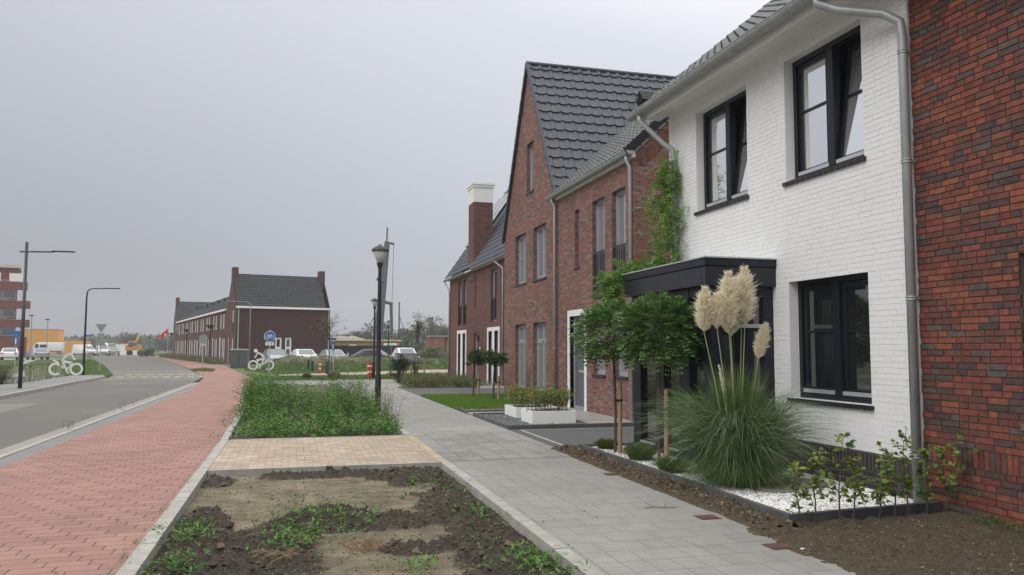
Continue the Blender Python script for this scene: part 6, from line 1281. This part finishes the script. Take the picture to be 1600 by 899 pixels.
sheet('grass_island', [(-6.9, 60.5), (-6.2, 57), (-5.0, 55.8), (-5.2, 60), (-6.2, 63.5)], .014, M['rough_grass']); grass('verge_grass', 'small tuft of rough grass in the island round the round sign', 1500, preg([(-6.9, 60.5), (-6.2, 57), (-5.0, 55.8), (-5.2, 60), (-6.2, 63.5)]), lambda x, y: .014, .12, .02, M['lf_vergegrass'])
grass('lawn_grass', 'bright grass strip in front of the dusty red brick building', 5000, preg([(13, 72), (24, 76), (26, 97), (16, 97)]), z0_, .2, .05, M['lf_grass'])
# shrub bed before the chimney house
plants('ground_cover', 'mixed green, straw and wine-red low shrubs before the chimney house', 'ground cover', 620, preg([(4.6, 32.2), (7.2, 32.0), (7.9, 33.5), (7.6, 36.5), (5.2, 39.5), (4.7, 36)]), lambda x, y: .0, .25, .52, 42, .075, .42, M['lf_bed'], .2, .25)
plants('ground_cover', 'paler low shrubs on the right side of the shrub bed', 'ground cover', 200, preg([(6.6, 32.0), (8.2, 32.0), (8.2, 36.5), (6.8, 36.5)]), lambda x, y: .0, .12, .3, 26, .06, .35, M['lf_rough'], .2, .25)
# bank weeds
bk = lambda x, y: bank(x, y)[0]
plants('bank_weeds', 'rough weeds covering the bank in front of the parked cars', 'weeds', 1500, lambda: (random.uniform(-2.2, 12.5), random.uniform(58.5, 69.8)), bk, .2, .5, 26, .16, .35, M['lf_rough'], .3, .3, hf=lambda x, y: 1-.75*sstep(61, 64, y))
plants('bank_weeds', 'greener weeds at the foot of the bank', 'weeds', 500, lambda: (random.uniform(-2.2, 12), random.uniform(58, 61.5)), bk, .15, .35, 20, .14, .35, M['lf_weed2'], .3, .3)
plants('roadside_weeds', 'yellowish weeds along the foot of the terrace', 'weeds', 900, lambda: (lambda s: tuple((TO+TD*(s*62-2)+TN*(-.9-random.random()*1.3))[:2]))(random.random()), lambda x, y: 0, .3, .75, 22, .2, .3, M['lf_rough'], .35, .2)
# bushes and young trees
def bush(lab, c, rad, nc, per, ls, m, name='bush', stems=True, cat='bush'):
    t = thing(name, lab, cat, (c[0], c[1], 0)); mb = MB(); cc = crown(mb, c, rad, nc, per, ls, .2, clr=.35); mb.build('leaves', m, t)
    sb = MB()
    for k in range(0, min(nc, 26)): p = cc[k]; sb.tube([(c[0]+random.gauss(0, .06), c[1]+random.gauss(0, .06), -.02), tuple((A([c[0], c[1], c[2]*.5])+p)/2), tuple(p)], [.018, .012, .005], 5)
    sb.build('stems', M['twig'], t); return t
bush('dark leafy bush just right of the near lamp, before the grey cabinet', (4.78, 37.2, .78), (.48, .4, .52), 60, 34, .09, M['lf_dark']); bush('thin dark bush with bare twigs right of the leafy bush', (5.55, 37.6, .7), (.22, .22, .5), 22, 16, .07, M['lf_dark'])
bush('brownish twiggy bush at the left edge behind the tall street light', (-11.6, 37.6, .45), (.75, .8, .45), 80, 30, .06, M['lf_brown']); bush('second brownish bush against the left frame edge', (-12.8, 38.8, .5), (.8, .8, .5), 70, 30, .06, M['lf_brown'])
bush('dense roadside bush at the bend before the flag', (-24, 149.6, .6), (1.3, 1.2, .75), 70, 30, .2, M['lf_dark'])
bush('rough green shrub below the wire fence left of the dusty red building', (13.2, 78, .9), (1.5, 1.2, .9), 90, 34, .16, M['lf_rough'])
for (x, y, rx, lab) in ((2.14, 42.9, .40, 'pale rounded ornamental grass mound, right one'), (.74, 43.1, .30, 'brownish ornamental grass mound, left one')): tuft('grass_mound', lab, 'grass mound', (x, y), rx, .42 if rx > .35 else .3, 3500, M['mound'] if rx > .35 else M['lf_brown'], .008, 0., 'grass mounds beyond the cross path')
def young_tree(lab, base, H, cz, rad, nc, per, ls, m, tr=.03):
    x, y = base; t = thing('young_tree', lab, 'tree', (x, y, 0)); tb = MB(); tb.tube([(x, y, -.05), (x+.03, y, H*.5), (x, y, H*.96)], [tr, tr*.7, .008], 7); mb = MB(); cc = crown(mb, (x, y, cz), rad, nc, per, ls, .15, clr=.24)
    for p in cc: z = max(cz-rad[2]*1.05, p[2]-rad[2]*.5); tb.tube([(x, y, z), tuple((A([x, y, z])+p)/2+A([0, 0, .03])), tuple(p)], [.012, .008, .004], 4)
    tb.build('trunk', M['bark'], t); mb.build('crown', m, t); return t
young_tree('thin young tree with a stained sparse crown left of the red and white pair', (1.82, 42.8), 3.9, 2.85, (1.0, .8, .85), 42, 12, .07, M['lf_sparse']); young_tree('young tree with upright sparse crown between two stakes before the chimney house', (7.38, 48.9), 4.1, 3.0, (.58, .5, 1.1), 60, 13, .085, M['lf_sparse'])
for (x, lab) in ((7.0, 'left stake of the young tree before the chimney house'), (7.78, 'right stake of the young tree before the chimney house')):
    t = thing('tree_stake', lab, 'stake', (x, 48.8, 0)); MB().tube([(x, 48.8, -.05), (x, 48.8, .72)], .05, 10).build('post', M['stake'], t); MB().box(min(x, 7.38), max(x, 7.38), 48.78, 48.82, .66, .71).build('tie', M['rubber'], t)
o = MB().tube([(10.6, 60.4, -.05), (10.6, 60.4, .5)], [.12, .09], 10).build('marker_stub', M['cream']); tagp(o, 'pale stub marker on the grass beyond the cream path', 'marker')
# far trees
def far_tree(lab, loc, H, r, nc=60, per=40, ls=.8, grp='hazy trees on the horizon'):
    x, y = loc; t = thing('far_tree', lab, 'tree', (x, y, 0), 0, grp); mb = MB(); crown(mb, (x, y, H*.58), (r, r, H*.42), nc, per, ls, .25, clr=.3); mb.build('crown', M['lf_far'], t); MB().tube([(x, y, -.1), (x, y, H*.3), (x, y, H*.6)], [r*.09, r*.07, r*.03], 6).build('trunk', M['bark'], t)
ft = [(23.0, 222, 8.6, 5.5, 'broad hazy tree behind the thin second mast'), (29.5, 215, 8.2, 4.2, 'hazy tree just left of the tallest far tree'), (33.5, 200, 9.8, 5.0, 'tallest hazy tree above the dusty red building'), (38.0, 204, 7.6, 4.5, 'hazy tree touching the edge of the chimney house'), (18.0, 225, 6.2, 3.4, 'low hazy tree at the foot of the pile driver'), (11.6, 186, 5.4, 1.6, 'small round tree above the sand heap'), (14.2, 210, 5.6, 1.9, 'small pointed tree right of the one above the sand heap'),
      (-51, 285, 6.2, 5.2, 'hazy round tree behind the digger'), (-42.5, 300, 5.0, 4, 'faint low tree between digger and flag'), (-72, 280, 4.7, 3.2, 'dark tree right of the yellow hall'), (-66, 300, 4.2, 4.5, 'faint tree between hall and bent-arm light'), (-54.5, 185, 5.4, 2.0, 'tree peeping out between apartment block and yellow hall')]
for (x, y, H, r, lab) in ft: far_tree(lab, (x, y), H, r, 60 if r > 3 else 36, 46 if r > 3 else 36, .55 if r > 3 else .32)
rb = MB(); n = 26000; xs = RNG.uniform(-420, 420, n); yy = RNG.uniform(395, 430, n); hh = np.array([5.5+3*noise.noise(Vector((x*.02, 0, 0)))+1.5*noise.noise(Vector((x*.11, 4, 0))) for x in xs])*RNG.random(n)**.7
rb.quads(leafquads(np.stack([xs, yy, hh], 1), unit(n), 2.2, 1.6)); o = rb.build('distant_woodland', M['lf_far']); tagp(o, 'faint line of far trees along the horizon', 'woodland', None, 'stuff')
hb = MB(); n = 9000; xs = RNG.uniform(9, 62, n); yy = RNG.uniform(120, 128, n)+xs*.1; hh = RNG.random(n)**.7*(2.6+.8*np.sin(xs*.5)); hb.quads(leafquads(np.stack([xs, yy, hh], 1), unit(n), .5, .3)); o = hb.build('field_hedge', M['lf_far']); tagp(o, 'brown-green hedge behind the wire fence', 'hedge', None, 'stuff')
# houses across the street (outside the frame; seen in the panes only) are left out; a plain hedge strip stands there
hb = MB(); n = 14000; hb.quads(leafquads(np.stack([RNG.uniform(-24, -19, n), RNG.uniform(-4, 26, n), RNG.random(n)**.8*2.6], 1), unit(n), .3, .2)); o = hb.build('roadside_hedge', M['lf_dark']); tagp(o, 'hedge on the far side of the road', 'hedge', None, 'stuff')

# ================================================================== HAZE
hz = bpy.data.materials.new('haze'); hz.use_nodes = True; ht = hz.node_tree; ht.nodes.clear(); ho = ht.nodes.new('ShaderNodeOutputMaterial'); hv = ht.nodes.new('ShaderNodeVolumePrincipled'); hv.inputs['Color'].default_value = (.93, .95, 1, 1); hv.inputs['Density'].default_value = .0006; hv.inputs['Anisotropy'].default_value = .0
ht.links.new(hv.outputs[0], ho.inputs['Volume'])
o = MB().box(-460, 460, -60, 460, -1.3, 26).build('haze', hz); o['kind'] = 'stuff'
